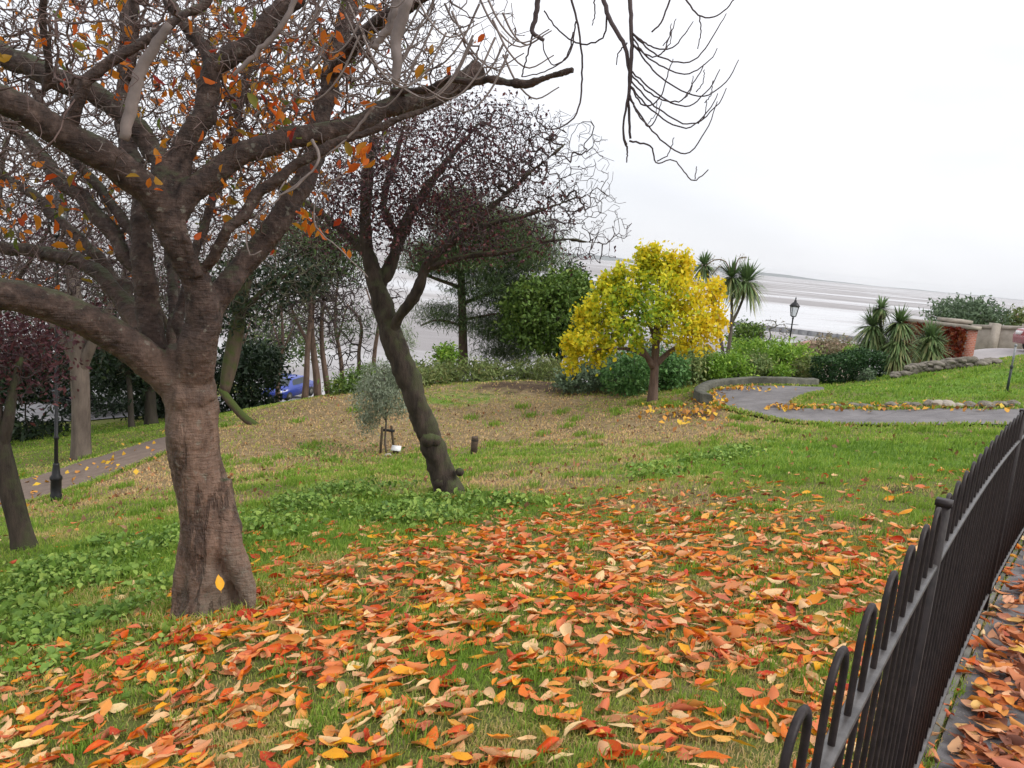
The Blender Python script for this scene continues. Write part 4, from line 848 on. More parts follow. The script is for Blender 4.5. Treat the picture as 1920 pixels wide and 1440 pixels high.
for (x, y, Y0, w_, lab) in [(247, 808, 27, 12, 'thin dark trunk left of a thicker one by the car park edge'), (284, 800, 28, 24, 'thick dark trunk by the car park edge, close to the cherry trunk')]:
    tree('dark_tree', basept(x, y, Y0), lab, [[(x, y + 8, Y0, w_ * 1.5), (x - 1, y - 20, Y0, w_), (x - 4, y - 80, Y0, w_ * .85), (x - 12, y - 150, Y0, w_ * .6), (x - 16, y - 230, Y0, w_ * .4)]],
         [(x - 20, y - 220, 120, 120, Y0, 2.4)], 700, M['dark_bark'], M['dark_bark'], ([(x - 20, y - 150, 80, 50, Y0, 1.8), (x - 10, y - 90, 70, 30, Y0 + 1, 1.5)], 170, 12, (.3, .3, .2), .22, .4, M['dark_leaf'], .3, 0, 0), 'dark trees edging the car park', .5, .008, 8)

# ------------------------------------------------------------------ shrubs and bushes
def shrub(name, label, blobs, n, per, spr, size, asp, mt, base, up=.3, droop=.2, shell=.35, cat='shrub', group=None, stems=8):
    Y0 = base[2]; b0 = basept(*base); root = empty(name, b0, label, cat, group)
    C = blob_pts(blobs, n, shell); low = C[RNG.random(len(C)) < .3].copy(); low[:, 2] = zf(low[:, 0], low[:, 1]) + RNG.uniform(.05, .35, len(low)); C = np.vstack([C, low]); C[:, 2] = np.maximum(C[:, 2], zf(C[:, 0], C[:, 1]) + .05)
    s = Skel(); s.line([b0 + np.array([0, 0, -.05]), b0 + np.array([0, 0, .12])], [.04, .035]); s.grow(C[RNG.permutation(len(C))[:min(len(C), stems * 6)]], .3, .05, .3); s.finish(.008, 2.2, .04)
    b_ = MB(); s.tubes(b_, 'fix', 6); s.tubes(b_, 'free'); b_.build('stem', M['dark_bark'], root)
    tone = np.repeat(RNG.random(len(C)), per); cc = clumps(C, per, spr)
    lv = MB(); leaf_cloud(lv, cc, size, asp, np.clip(.55 * tone + .45 * RNG.random(len(cc)), 0, 1), up, droop); lv.build('foliage', mt, root)
    return root
S = shrub
S('shrub', 'bright green spreading shrub just left of the yellow tree trunk', [(1170, 700, 42, 24, 22, .9), (1195, 690, 30, 24, 22, .7)], 150, 16, (.12, .12, .09), .12, .5, M['green_leaf'], (1175, 728, 22))
S('shrub', 'dark grey green shrub at the left end of the planted bed', [(1090, 708, 48, 20, 23, .9), (1120, 695, 36, 20, 23.3, .8)], 170, 14, (.13, .13, .09), .13, .4, M['sage_leaf'], (1090, 728, 23))
S('shrub', 'pale grassy shrub at the foot of the evergreen oak', [(1030, 690, 26, 16, 26, .7)], 70, 12, (.12, .12, .1), .2, .12, M['bracken'], (1030, 708, 26))
S('shrub', 'grey green shrub half hidden behind the yellow tree trunk', [(1215, 675, 40, 28, 24, .9), (1150, 680, 36, 20, 24.5, .9)], 170, 14, (.14, .14, .1), .13, .45, M['sage_leaf'], (1210, 715, 24))
S('shrub', 'variegated cream and green shrub to the right of the yellow tree', [(1285, 685, 40, 30, 24, .9), (1310, 668, 24, 18, 24.3, .6)], 190, 15, (.12, .12, .1), .12, .5, M['variegated'], (1285, 716, 24))
S('shrub', 'dense green shrub right behind the yellow tree trunk', [(1255, 690, 30, 26, 22.8, .8)], 120, 15, (.12, .12, .1), .12, .5, M['green_leaf'], (1255, 718, 22.8))
S('shrub', 'lime green shrub above the low curved wall', [(1345, 690, 28, 26, 24.2, .8), (1380, 690, 26, 24, 24.2, .7)], 180, 15, (.12, .12, .1), .12, .45, M['lime_leaf'], (1365, 714, 24.2))
S('shrub', 'grey leaved shrub behind the low curved wall, between lime green ones', [(1422, 692, 26, 24, 24.6, .7)], 110, 15, (.12, .12, .1), .12, .45, M['variegated'], (1425, 714, 24.6))
S('shrub', 'small yellow green shrub over the right end of the low curved wall', [(1462, 702, 14, 14, 23.8, .35)], 45, 12, (.09, .09, .08), .11, .5, M['lime_leaf'], (1462, 714, 23.8))
S('shrub', 'large feathery fresh green shrub below the right lamp post', [(1440, 665, 55, 22, 26, 1.2), (1490, 680, 42, 32, 25.5, 1.1), (1395, 660, 30, 18, 26.5, 1)], 330, 14, (.15, .15, .13), .2, .22, M['lime_leaf'], (1470, 712, 25.5))
S('shrub', 'dull green shrub at the right end of the planted bed, next to the clipped hedge', [(1508, 695, 24, 24, 24.4, .7)], 110, 14, (.12, .12, .1), .12, .4, M['bracken'], (1508, 716, 24.4))
S('shrub', 'dark rounded shrub on the water side, right of the yellow crown', [(1400, 630, 28, 22, 32, 1.0)], 90, 14, (.15, .15, .14), .17, .4, M['oak_leaf'], (1400, 668, 32))
S('shrub', 'tan half-bare shrub to the left of the spiky palms', [(1562, 662, 42, 24, 30, 1.0)], 220, 12, (.2, .2, .17), .14, .3, M['tan_leaf'], (1560, 690, 30))
S('shrub', 'wispy bare shrub between lamp post and yellow crown', [(1450, 625, 30, 28, 31, .8)], 60, 2, (.1, .1, .1), .1, .3, M['tan_leaf'], (1448, 665, 31), stems=14)
S('shrub', 'olive green shrub with yellow sprig beside the clipped hedge', [(1605, 670, 16, 18, 27, .6)], 60, 12, (.12, .12, .1), .13, .4, M['lime_leaf'], (1606, 692, 27))
S('shrub', 'little round grey shrub at the right foot of the clipped hedge', [(1624, 712, 12, 9, 22.5, .3)], 36, 12, (.06, .06, .05), .09, .4, M['sage_leaf'], (1624, 722, 22.5))
S('shrub', 'small yellow flushed shrub in front of the pine trunk', [(838, 668, 20, 20, 28, .6)], 70, 12, (.12, .12, .1), .14, .45, M['lime_leaf'], (838, 690, 28))
S('shrub', 'low dark green shrub at the left end of the bracken', [(650, 722, 34, 12, 24, .8), (690, 705, 40, 14, 25, .9)], 150, 12, (.15, .15, .1), .15, .3, M['oak_leaf'], (660, 738, 24))
S('bracken_bank', 'long low bank of green and brown bracken along the hill crest', [(800, 702, 60, 16, 26, 1.2), (880, 698, 70, 18, 27, 1.2), (960, 696, 70, 16, 27.5, 1.2), (760, 712, 50, 14, 25, 1), (1030, 700, 30, 10, 27, .8)], 420, 14, (.2, .2, .13), .19, .25, M['bracken'], (880, 715, 26), cat='bracken')
# evergreen bushes and trees at the back left
for (x, y, rx, ry, Y0, by, lab) in [(40, 700, 90, 50, 27, 790, 'dark evergreen bush behind the left lamp post'), (200, 690, 80, 45, 34, 782, 'dark evergreen bush behind the stout pale trunk'), (330, 720, 60, 50, 32, 790, 'dark evergreen bush hidden mostly by the cherry trunk'), (468, 700, 55, 50, 33, 782, 'dark evergreen bush right of the cherry trunk'), (-90, 740, 90, 60, 24, 830, 'dark evergreen bush at the far left edge')]:
    S('evergreen_bush', lab, [(x, y, rx, ry, Y0, 2.2), (x + rx * .5, y - ry * .5, rx * .5, ry * .6, Y0, 1.6), (x - rx * .5, y - ry * .3, rx * .5, ry * .6, Y0, 1.6)], 300, 12, (.3, .3, .24), .24, .4, M['dark_leaf'], (x, by, Y0), cat='bush', group='evergreen bushes round the car park', shell=.2)
for (x, y, rx, ry, Y0, lab) in [(90, 560, 150, 90, 58, 'tall dark tree mass far behind the left lamp post'), (330, 540, 150, 90, 60, 'tall dark tree mass far behind the cherry trunk'), (-140, 560, 120, 100, 56, 'tall dark tree mass at the far left edge'), (520, 620, 70, 60, 60, 'distant dark tree above the blue car')]:
    b0 = basept(x, 740, Y0); root = empty('distant_tree', b0, lab, 'tree', 'dark trees far behind the car park')
    C = blob_pts([(x, y, rx, ry, Y0, 4), (x - rx * .6, y + ry * .5, rx * .6, ry * .6, Y0, 3), (x + rx * .6, y + ry * .5, rx * .6, ry * .6, Y0, 3)], 420)
    s_ = Skel(); q, r_ = pxline([(x, 745, Y0, 14), (x, 690, Y0, 10), (x + 5, y, Y0, 6)], 8); s_.line(q, r_); s_.grow(C[:160], .8, .05, .4); s_.finish(.015, 2.3, .12)
    t_ = MB(); t_.tube(q, r_, 8); t_.build('trunk', M['dark_bark'], root, smooth=True); b_ = MB(); s_.tubes(b_, 'free'); tag(b_.build('twigs', M['plum_twig'], root), kind='stuff')
    lv = MB(); leaf_cloud(lv, clumps(C, 6, (.5, .5, .4)), .3, .5, None, .3, .2); lv.build('crown', M['dark_leaf'] if x != 520 else M['pine_leaf'], root)

# far right trees beyond the parapet
S('evergreen_tree', 'broad grey green tree rising beyond the pale parapet', [(1812, 588, 46, 24, 44, 2), (1790, 596, 40, 18, 44, 1.6), (1850, 592, 26, 18, 44, 1.6)], 260, 14, (.3, .3, .22), .24, .4, M['sage_leaf'], (1812, 640, 44), cat='tree')
S('evergreen_tree', 'olive green tree cut by the right picture edge beyond the parapet', [(1930, 608, 34, 20, 44, 1.6)], 140, 14, (.3, .3, .22), .24, .4, M['bracken'], (1930, 650, 44), cat='tree')

# clipped hedge
def hedge():
    a, b = onground(1535, 722, 23), onground(1630, 722, 23.5); c0 = (a + b) / 2; root = empty('hedge', c0, 'clipped dark green box hedge behind the grass bank', 'hedge')
    L = np.linalg.norm((b - a)[:2]); d = (b - a) / np.linalg.norm(b - a); nn = np.array([-d[1], d[0], 0]); h = .72
    n = 5200; u = RNG.uniform(-.5, .5, n) * L; v = RNG.uniform(-.5, .5, n) * 1.0; zz = RNG.uniform(0, 1, n) * h
    f = RNG.integers(0, 4, n); v = np.where(f == 0, -.5, v); zz = np.where((f == 1), h, zz); u = np.where(f == 2, np.sign(u) * L / 2, u)
    C = c0 + u[:, None] * d + v[:, None] * nn + zz[:, None] * np.array([0, 0, 1]) + RNG.normal(0, .035, (n, 3)); C[:, 2] += .05 * np.sin(u * 2.2)
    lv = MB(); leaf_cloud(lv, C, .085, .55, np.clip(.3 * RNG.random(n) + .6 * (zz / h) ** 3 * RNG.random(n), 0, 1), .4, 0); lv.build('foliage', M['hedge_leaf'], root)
    st_ = MB()
    for k in range(9):
        p = c0 + d * (k - 4) * L / 9.5; st_.tube([p + [0, 0, -.1], p + [0, .05, .3], p + [.1, 0, .6]], [.03, .025, .012], 6)
    st_.build('stem', M['dark_bark'], root)
hedge()

# ------------------------------------------------------------------ cordylines
def straps(mb, c, n, L, wd, mt_up=.0, droop=.6):
    ph_ = RNG.uniform(0, 2 * math.pi, n); el = np.arcsin(RNG.uniform(-.75, 1, n)); d = np.stack([np.cos(el) * np.cos(ph_), np.cos(el) * np.sin(ph_), np.sin(el)], 1)
    l = L * RNG.uniform(.75, 1.1, n); sd_ = np.cross(d, [0, 0, 1.0]); sd_ /= np.maximum(np.linalg.norm(sd_, axis=1), .05)[:, None]
    st = []
    for t_, wf in ((0, .5), (.35, 1), (.7, .8), (1, .08)):
        p = c + d * (l * t_)[:, None]; p[:, 2] -= droop * l * t_ ** 2 * (1.1 - d[:, 2]) * .6
        st += [p - sd_ * wd * wf, p + sd_ * wd * wf]
    V = np.stack(st, 1).reshape(-1, 3); b0 = (np.arange(n) * 8)[:, None]
    q = np.vstack([b0 + np.array([[0, 1, 3, 2]]), b0 + np.array([[2, 3, 5, 4]]), b0 + np.array([[4, 5, 7, 6]])])
    mb.add(V, q, None, np.tile(np.clip(.2 + .5 * (1 - d[:, 2]) * RNG.random(n) + .2 * RNG.random(n), 0, 1), 3))
def cordyline(label, lines, heads, base, spikes=None):
    root = empty('cordyline_palm', basept(*base), label, 'palm', 'spiky cordyline palms')
    t_ = MB()
    for l in lines: q, r_ = pxline(l, 10); t_.tube(q, r_, 8)
    t_.build('trunk', M['grey_bark'], root, smooth=True)
    for (x, y, Y0, Lp, n) in heads:
        h_ = MB(); straps(h_, P(x, y, Y0), int(n * 2.3), Lp * 1.2 * Y0 / F, .028); h_.build('leaf_head', M['cordy_leaf'], root)
    if spikes:
        f_ = MB()
        for s_ in spikes: q, r_ = pxline(s_, 8); f_.tube(q, r_, 4); leaf_cloud(f_, clumps(q[4:], 12, (.07, .07, .05)), .07, .3)
        f_.build('flower_spike', M['tan_leaf'], root)
cordyline('forked cordyline with pale flower spikes standing behind the yellow tree', [[(1362, 690, 26, 8), (1368, 640, 26, 7), (1372, 600, 26, 6), (1372, 550, 26, 5)], [(1370, 610, 26, 6), (1385, 580, 26, 5), (1398, 545, 26, 5), (1402, 525, 26, 4)], [(1360, 690, 26, 7), (1345, 600, 26.3, 6), (1330, 540, 26.6, 5), (1320, 500, 26.6, 4)]],
          [(1400, 528, 26, 40, 130), (1372, 520, 26, 34, 80), (1320, 497, 26.6, 26, 80)], (1364, 690, 26),
          [[(1372, 520, 26, 3), (1360, 490, 26, 2.4), (1340, 487, 26, 2), (1322, 500, 26, 2)], [(1376, 515, 26, 3), (1385, 485, 26, 2.2), (1400, 482, 26, 1.6)], [(1368, 515, 26, 3), (1350, 500, 26, 2), (1335, 515, 26, 1.6)]])
cordyline('tallest cordyline of the clump by the brick wall, one head above two skirts', [[(1665, 705, 26, 12), (1660, 660, 26, 9), (1652, 620, 26, 7), (1650, 578, 26, 5)], [(1655, 650, 26, 7), (1640, 620, 26, 6), (1634, 606, 26, 5)]],
          [(1652, 578, 26, 22, 70), (1636, 612, 26, 36, 120), (1640, 640, 26, 36, 110)], (1665, 705, 26))
cordyline('drooping cordyline in the middle of the clump by the brick wall', [[(1672, 700, 25.5, 12), (1680, 660, 25.5, 9), (1686, 610, 25.5, 7)]], [(1687, 605, 25.5, 32, 110), (1683, 640, 25.5, 38, 130), (1678, 665, 25.5, 32, 90)], (1672, 700, 25.5))
cordyline('lowest cordyline in front of the red creeper', [[(1742, 690, 26, 10), (1744, 660, 26, 8), (1745, 632, 26, 6)]], [(1745, 632, 26, 32, 120), (1744, 652, 26, 38, 140)], (1742, 690, 26))

# ------------------------------------------------------------------ walls at the right
def wall_seg(name, a, b, h0, h1, th, mt, label, coping=None, cw=.4, cat='wall', buttress=None):
    """a, b ground points; top heights absolute h0, h1"""
    c = (a + b) / 2; root = empty(name, c, label, cat)
    d = b - a; d[2] = 0; L = np.linalg.norm(d); d /= L; nn = np.array([-d[1], d[0], 0])
    def prism(mb, o, zlo0, zlo1, zhi0, zhi1, e=0):
        q = []
        for p, zl, zh in ((a - d * e, zlo0, zhi0), (b + d * e, zlo1, zhi1)):
            for s_, z_ in ((-o, zl), (o, zl), (o, zh), (-o, zh)): v = p + nn * s_; q.append((v[0], v[1], z_))
        mb.add(q, [(0, 1, 2, 3), (7, 6, 5, 4), (0, 4, 5, 1), (1, 5, 6, 2), (2, 6, 7, 3), (3, 7, 4, 0)])
    mb = MB(); prism(mb, th / 2, a[2] - .6, b[2] - .6, h0, h1); mb.build('wall', mt, root)
    if coping: mb = MB(); prism(mb, cw / 2, h0 + .003, h1 + .003, h0 + .13, h1 + .13, .06); mb.build('coping', coping, root)
    if buttress:
        mb = MB()
        for t_ in buttress:
            p = a + (b - a) * t_; zt = h0 + (h1 - h0) * t_; mb.box((p[0], p[1], (zt + p[2] - .6) / 2 + .12), (.34, .46, zt - p[2] + .6 + .2), np.array([[d[0], nn[0], 0], [d[1], nn[1], 0], [0, 0, 1]]))
        mb.build('pier', coping or mt, root)
    return root, a, b, d, nn
a = P(1695, 668, 33); b = P(1815, 672, 29); ta, tb_ = P(1695, 602, 33)[2], P(1815, 617, 29)[2]
a[2] = z1(a[0], a[1]); b[2] = z1(b[0], b[1])
wr, wa, wb, wd_, wnn = wall_seg('brick_wall', a, b, ta, tb_, .35, M['brick'], 'red brick wall with pale sloping coping, hung with scarlet creeper', M['limestone'], .5)
# creeper hangs on the wall: its own plant
n = 1900; u_ = RNG.random(n); hz = RNG.random(n) ** .8; cl = wa[None] + (wb - wa)[None] * u_[:, None]; zt = ta + (tb_ - ta) * u_
front = -wnn if wnn[1] > 0 else wnn
cover = (np.sin(u_ * 9) * .3 + np.sin(u_ * 23 + 1) * .2 + .62 > (1 - hz) * .9) | (u_ > .82) | (u_ < .25)
cl = cl + front[None] * RNG.uniform(.19, .36, n)[:, None]; cl[:, 2] = cl[:, 2] * (1 - hz) + zt * hz
root = empty('creeper', wa + (wb - wa) * .5, 'scarlet creeper spread over the face of the brick wall', 'creeper')
lv = MB(); leaf_cloud(lv, cl[cover], .15, .8, None, .2, .6); lv.build('foliage', M['red_leaf'], root)
st_ = MB()
for k in range(7):
    p = wa + (wb - wa) * (k + .5) / 7 + front * .2; st_.tube([p + [0, 0, -.05], p + wd_ * .2 + [0, 0, .5], p - wd_ * .15 + [0, 0, 1.0]], [.02, .016, .008], 5)
st_.build('stem', M['dark_bark'], root)
# pale pier at the end of the brick wall
pp = P(1800, 660, 31); pp[2] = z1(pp[0], pp[1]); zt = P(1800, 606, 31)[2]
mb = MB(); mb.box((pp[0] - .25, pp[1] + .3, (pp[2] - .5 + zt) / 2), (.75, .6, zt - pp[2] + .5)); mb.box((pp[0] - .25, pp[1] + .3, zt + .07), (.95, .8, .13))
tag(mb.build('stone_pier', M['limestone']), 'squat pale stone pier where brick wall meets parapet', 'pier')
a = P(1820, 650, 35); b = P(2060, 668, 34); a[2] = z1(*a[:2]); b[2] = z1(*b[:2])
wall_seg('parapet', a, b, P(1820, 614, 35)[2], P(2060, 622, 34)[2], .3, M['limestone'], 'long pale stone parapet along the road at the right', M['limestone'], .42, 'parapet', (.16, .42, .68))

# dry stone wall at the top of the grass bank
def rock(c, r, mt_, name, label=None, cat=None, parent=None, group=None, seed=0):
    bm = bmesh.new(); bmesh.ops.create_icosphere(bm, subdivisions=2, radius=1.0); rg = np.random.default_rng(seed); k = rg.normal(size=(5, 3)); k /= np.linalg.norm(k, axis=1)[:, None]
    for v in bm.verts:
        p = np.array(v.co); f = 1.0
        for kk in k: f -= .28 * max(0, p @ kk - .55)
        p = p * f * (1 + .06 * rg.normal()); v.co = Vector(p * np.asarray(r))
    me = bpy.data.meshes.new(name); bm.to_mesh(me); bm.free(); me.materials.append(mt_)
    at = me.attributes.new('rnd', 'FLOAT', 'FACE')
    o = bpy.data.objects.new(name, me); COL.objects.link(o)
    o.location = np.asarray(c) - (np.array(parent.location) if parent else 0); o.rotation_euler = (0, 0, rg.uniform(0, 6))
    if parent: o.parent = parent
    return tag(o, label, cat, group)
rwp = gpn([1682, 1700, 1720, 1742, 1770, 1800, 1835, 1860], [708, 704, 699, 696, 692, 689, 685, 681])
rwp[:, 1] = np.minimum(rwp[:, 1], 24.0)
for _i, _x in enumerate([1682, 1700, 1720, 1742, 1770, 1800, 1835, 1860]): rwp[_i] = onground(_x, 690, min(rwp[_i, 1], 23.5))
root = empty('stone_wall', rwp[3], 'rough dry stone wall stepping down along the edge of the grass bank', 'wall')
q = resample(rwp, 34)
for i, p in enumerate(q):
    for lay in range(2 if 3 < i < 26 else 1):
        rock(p + np.array([random.uniform(-.06, .06), random.uniform(-.1, .06), .06 + .13 * lay]), (random.uniform(.13, .25), random.uniform(.10, .16), random.uniform(.065, .10)), M['stone'], 'stone', parent=root, seed=100 + i * 3 + lay)
# edging rocks between path and bank
STONE_LOOK = ['pale rounded', 'mossy low', 'flat grey', 'buff angular', 'small grey', 'broad pale', 'buff rounded']
ex = np.linspace(1525, 1900, 22)
for i, x in enumerate(ex):
    x += random.uniform(-6, 6); p = gp(x, 764 - (x - 1525) * .004 + random.uniform(-1.5, 1.5)); sz = random.uniform(.06, .14)
    if i in (13, 14, 18): sz = .17
    place = ['at the hairpin tip', 'just right of the hairpin tip', 'left of the middle of the edging', 'in the middle of the edging', 'right of the middle of the edging', 'below the metal post', 'near the railing top'][min(int(i / 22 * 7), 6)]
    rock(p + np.array([0, 0, sz * .3]), (sz * random.uniform(1, 1.5), sz, sz * random.uniform(.55, .8)), M['limestone'] if i in (13, 14, 15) else M['stone'], 'edging_stone', '%s edging stone beside the path, %s' % (STONE_LOOK[i % 7], place), 'stone', group='rough stones edging the path', seed=i)

# metal post on the bank
pb_ = gp(1888, 733); root = empty('metal_post', pb_, 'slim metal post, dark below and pale above, standing on the grass bank', 'post'); Yp = pb_[1]
t0, t1, t2 = pb_ + [0, 0, -.1], pb_ + [0, 0, .54], pb_ + [0, 0, 1.0]
mb = MB(); mb.tube([t0, t1], .028, 10); mb.tube([t1 - [0, 0, .03], t1 + [0, 0, .03]], .036, 10); mb.build('lower_post', M['post'], root)
mb = MB(); mb.tube([t1, t2], .022, 10); mb.lathe([(0, 0), (.03, 0), (.03, .03), (.012, .05), (0, .055)], t2, 10); mb.build('upper_post', m_plain('galvanised steel', (.2, .21, .22), (.33, .34, .35), 9, .5, .1), root)

# ------------------------------------------------------------------ lamp posts
def lamp(label, base, height, s=1.0):
    root = empty('street_lamp', base, label, 'lamp post', 'black park lamp posts'); b = np.array(base, float); z = np.array([0, 0, 1.0])
    mb = MB(); mb.lathe(np.array([(0, -.1), (.14, -.1), (.14, .18), (.125, .2), (.125, .55), (.145, .58), (.145, .64), (.10, .70), (.075, .95), (.065, 1.0), (.0, 1.0)]) * s, b, 14); mb.build('plinth', M['black'], root, smooth=False)
    mb = MB(); H = height; mb.lathe([(.05 * s, .95 * s), (.045 * s, 1.6 * s), (.06 * s, 1.62 * s), (.06 * s, 1.68 * s), (.042 * s, 1.7 * s), (.035 * s, H - .75), (.055 * s, H - .73), (.05 * s, H - .70), (.03 * s, H - .66)], b, 12); mb.build('column', M['black'], root, smooth=True)
    mb = MB(); mb.tube([b + z * (H - .95) + [-.25, 0, 0], b + z * (H - .95) + [.25, 0, 0]], .012, 8); mb.build('ladder_bar', M['black'], root)
    g = MB(); zb, zt_ = H - .62, H - .22
    q = [b + np.array([sx_ * s * .10, sy_ * s * .10, zb]) for sx_, sy_ in ((-1, -1), (1, -1), (1, 1), (-1, 1))] + [b + np.array([sx_ * s * .17, sy_ * s * .17, zt_]) for sx_, sy_ in ((-1, -1), (1, -1), (1, 1), (-1, 1))]
    g.add(q, [(0, 1, 5, 4), (1, 2, 6, 5), (2, 3, 7, 6), (3, 0, 4, 7)]); lan = g.build('lantern_glass', M['lantern'], root)
    f = MB()
    for i in range(4): f.tube([q[i], q[i + 4]], .012, 6); f.tube([q[i + 4], q[4 + (i + 1) % 4]], .012, 6); f.tube([q[i], q[(i + 1) % 4]], .012, 6)
    f.lathe([(0, H - .66), (.06, H - .66), (.09, zb), (0, zb + .001)], b, 8); f.build('lantern_frame', M['black'], root)
    h = MB(); h.lathe([(0, zt_), (.27 * s, zt_), (.27 * s, zt_ + .02), (.13 * s, zt_ + .14), (.07 * s, zt_ + .17), (.07 * s, zt_ + .22), (.02, zt_ + .26), (.03, zt_ + .31), (0, zt_ + .4)], b, 8); h.build('lantern_hood', M['black'], root)
lb = gp(105, 940); lamp('black cast iron lamp post by the valley path, its head lost among the twigs', lb, 5.0, .66)
rb = P(1476, 668, 33); topz = P(1486, 572, 33)[2]; rb[2] = z1(rb[0], rb[1]); lamp('black lamp post with lantern standing out against the water', rb, topz - rb[2] + .18, .8)

# ------------------------------------------------------------------ small things on the lawn
def olive():
    b = gp(720, 850); Y0 = b[1]; fx = 16.5 / Y0
    root, s = tree('olive_tree', b, 'staked young olive tree with soft grey green crown on the slope', [[(726, 856, Y0, 5), (722, 830, Y0, 4), (724, 790, Y0, 4), (722, 740, Y0, 3), (720, 690, Y0, 2)], [(724, 790, Y0, 3), (700, 750, Y0, 2), (690, 720, Y0, 1.5)], [(723, 780, Y0, 3), (745, 740, Y0, 2), (750, 710, Y0, 1.5)]],
         None, 150, M['grey_bark'], M['grey_bark'], ([(715, 715, 44, 38, Y0, .55), (692, 755, 34, 40, Y0, .5), (735, 745, 40, 40, Y0, .5), (745, 690, 28, 34, Y0 + .2, .4), (690, 790, 22, 22, Y0, .3), (755, 640, 24, 30, Y0 + .4, .3)], 620, 14, (.07, .07, .09), .08, .24, M['olive_leaf'], .2, .9, .1), None, .15, .003, 8, 2.4, .012)
    for i, (dx, dy, lab, tilt) in enumerate([(-.06, -.1, 'left timber stake of the olive sapling', 0), (.22, .1, 'right leaning timber stake of the olive sapling', -.12)]):
        mb = MB(); p = b + np.array([dx, dy, 0]); p[2] = z1(p[0], p[1]); mb.tube([p + [0, 0, -.1], p + [tilt, 0, .56], p + [tilt * 1.03, 0, .58]], [.028, .026, .02], 8)
        mb.build('tree_stake', M['stake'])
        tag(bpy.data.objects[mb_last()], lab, 'stake', 'stakes of the olive sapling')
    mb = MB(); mb.box(b + np.array([.05, 0, .5]), (.28, .03, .05)); mb.build('tree_tie', M['rubber'], root)
    # white plaque on a short foot
    p = gp(742, 851); r2 = empty('plaque', p, 'small white tilted plaque on a short dark foot under the olive sapling', 'plaque')
    mb = MB(); c_, s_ = math.cos(R(35)), math.sin(R(35)); mb.box(p + [0, 0, .12], (.20, .14, .02), np.array([[1, 0, 0], [0, c_, -s_], [0, s_, c_]])); mb.build('plate', M['white'], r2)
    mb = MB(); mb.box(p + [0, .02, .03], (.12, .07, .16)); mb.build('foot', M['wood'], r2)
    p = gp(734, 853); rock(p + [-.06, -.1, .02], (.09, .06, .04), M['limestone'], 'pale_stone', 'pale flat stone lying beside the white plaque', 'stone', seed=91)
def mb_last(): return [o.name for o in COL.objects][-1]
olive()
b = gp(888, 851); Y0 = b[1]; hh_ = 34 * Y0 / F; root = empty('wooden_post', b, 'short round dark wooden post on the slope right of the leaning plum', 'post')
mb = MB(); rr_ = .068; mb.lathe([(0, -.1), (rr_, -.1), (rr_, hh_ - .09), (rr_ * .93, hh_ - .08), (rr_ * .93, hh_ - .065), (rr_, hh_ - .055), (rr_, hh_ - .012), (rr_ - .012, hh_), (0, hh_)], b, 18); mb.build('shaft', M['wood'], root)
mb = MB(); mb.lathe([(rr_ * .94, hh_ - .079), (rr_ * 1.03, hh_ - .078), (rr_ * 1.03, hh_ - .062), (rr_ * .94, hh_ - .061)], b, 18); mb.build('band', M['rubber'], root)

# ------------------------------------------------------------------ cars
def car(label, x, y, rz, paint):
    root = empty('parked_car', (x, y, z1(x, y) + .05), label, 'car', 'cars parked beyond the trees'); root.rotation_euler = (0, 0, rz)
    def bld(mb, nm, m_, par=root):
        V = [v for v in mb.v]; mb.v = [np.vstack(V) + np.array(root.location)]; return mb.build(nm, m_, root, smooth=False)
    side = np.array([(-2.1, .32), (-2.12, .62), (-2.0, .86), (-1.3, .95), (-.75, 1.38), (.55, 1.44), (1.45, 1.0), (2.05, .92), (2.1, .45), (2.02, .28)])
    mb = MB(); n = len(side); w1 = np.array([.86, .88, .85, .82, .64, .64, .78, .8, .86, .84])
    L_ = np.stack([side[:, 0], -w1, side[:, 1]], 1); R_ = np.stack([side[:, 0], w1, side[:, 1]], 1); k = np.arange(n); k2 = (k + 1) % n
    V = np.vstack([L_, R_]); q = np.stack([k, k2, n + k2, n + k], 1); cl_, cr_ = V[:n].mean(0), V[n:].mean(0); V = np.vstack([V, cl_, cr_])
    mb.add(V, q, np.vstack([np.stack([np.full(n, 2 * n), k2, k], 1), np.stack([np.full(n, 2 * n + 1), n + k, n + k2], 1)])); bld(mb, 'body', paint)
    for s_ in (-1, 1):
        mb = MB(); yy = lambda f: s_ * (.80 - f * .15 + .012)
        mb.add([(-1.15, yy(.2), .98), (1.25, yy(.2), 1.02), (.5, yy(1), 1.37), (-.68, yy(1), 1.33)], [(0, 1, 2, 3)]); bld(mb, 'side_window', M['glass'])
    mb = MB(); mb.add([(-1.27, -.7, .99), (-1.27, .7, .99), (-.80, .58, 1.36), (-.80, -.58, 1.36)], [(0, 1, 2, 3)]); mb.v[0][:, 0] -= .02; bld(mb, 'windscreen', M['glass'])
    mb = MB(); mb.add([(1.43, -.66, 1.03), (1.43, .66, 1.03), (.60, .56, 1.43), (.60, -.56, 1.43)], [(0, 1, 2, 3)]); mb.v[0][:, 0] += .02; bld(mb, 'rear_window', M['glass'])
    for sx_ in (-1.35, 1.3):
        for s_ in (-1, 1):
            mb = MB(); mb.tube([(sx_, s_ * .70, .32), (sx_, s_ * .89, .32)], .32, 18); wh = bld(mb, 'wheel', M['rubber'])
            mb = MB(); mb.tube([(sx_, s_ * .885, .32), (sx_, s_ * .90, .32)], .17, 12); o = bld(mb, 'hub_cap', M['kerb']); o.parent = wh
    for s_ in (-1, 1):
        mb = MB(); mb.box((-2.06, s_ * .62, .72), (.12, .3, .14)); bld(mb, 'headlight', M['white'])
        mb = MB(); mb.box((2.05, s_ * .68, .78), (.12, .2, .2)); bld(mb, 'tail_light', m_plain('red lens', (.3, .01, .01), (.35, .02, .02), 5, .3, 0))
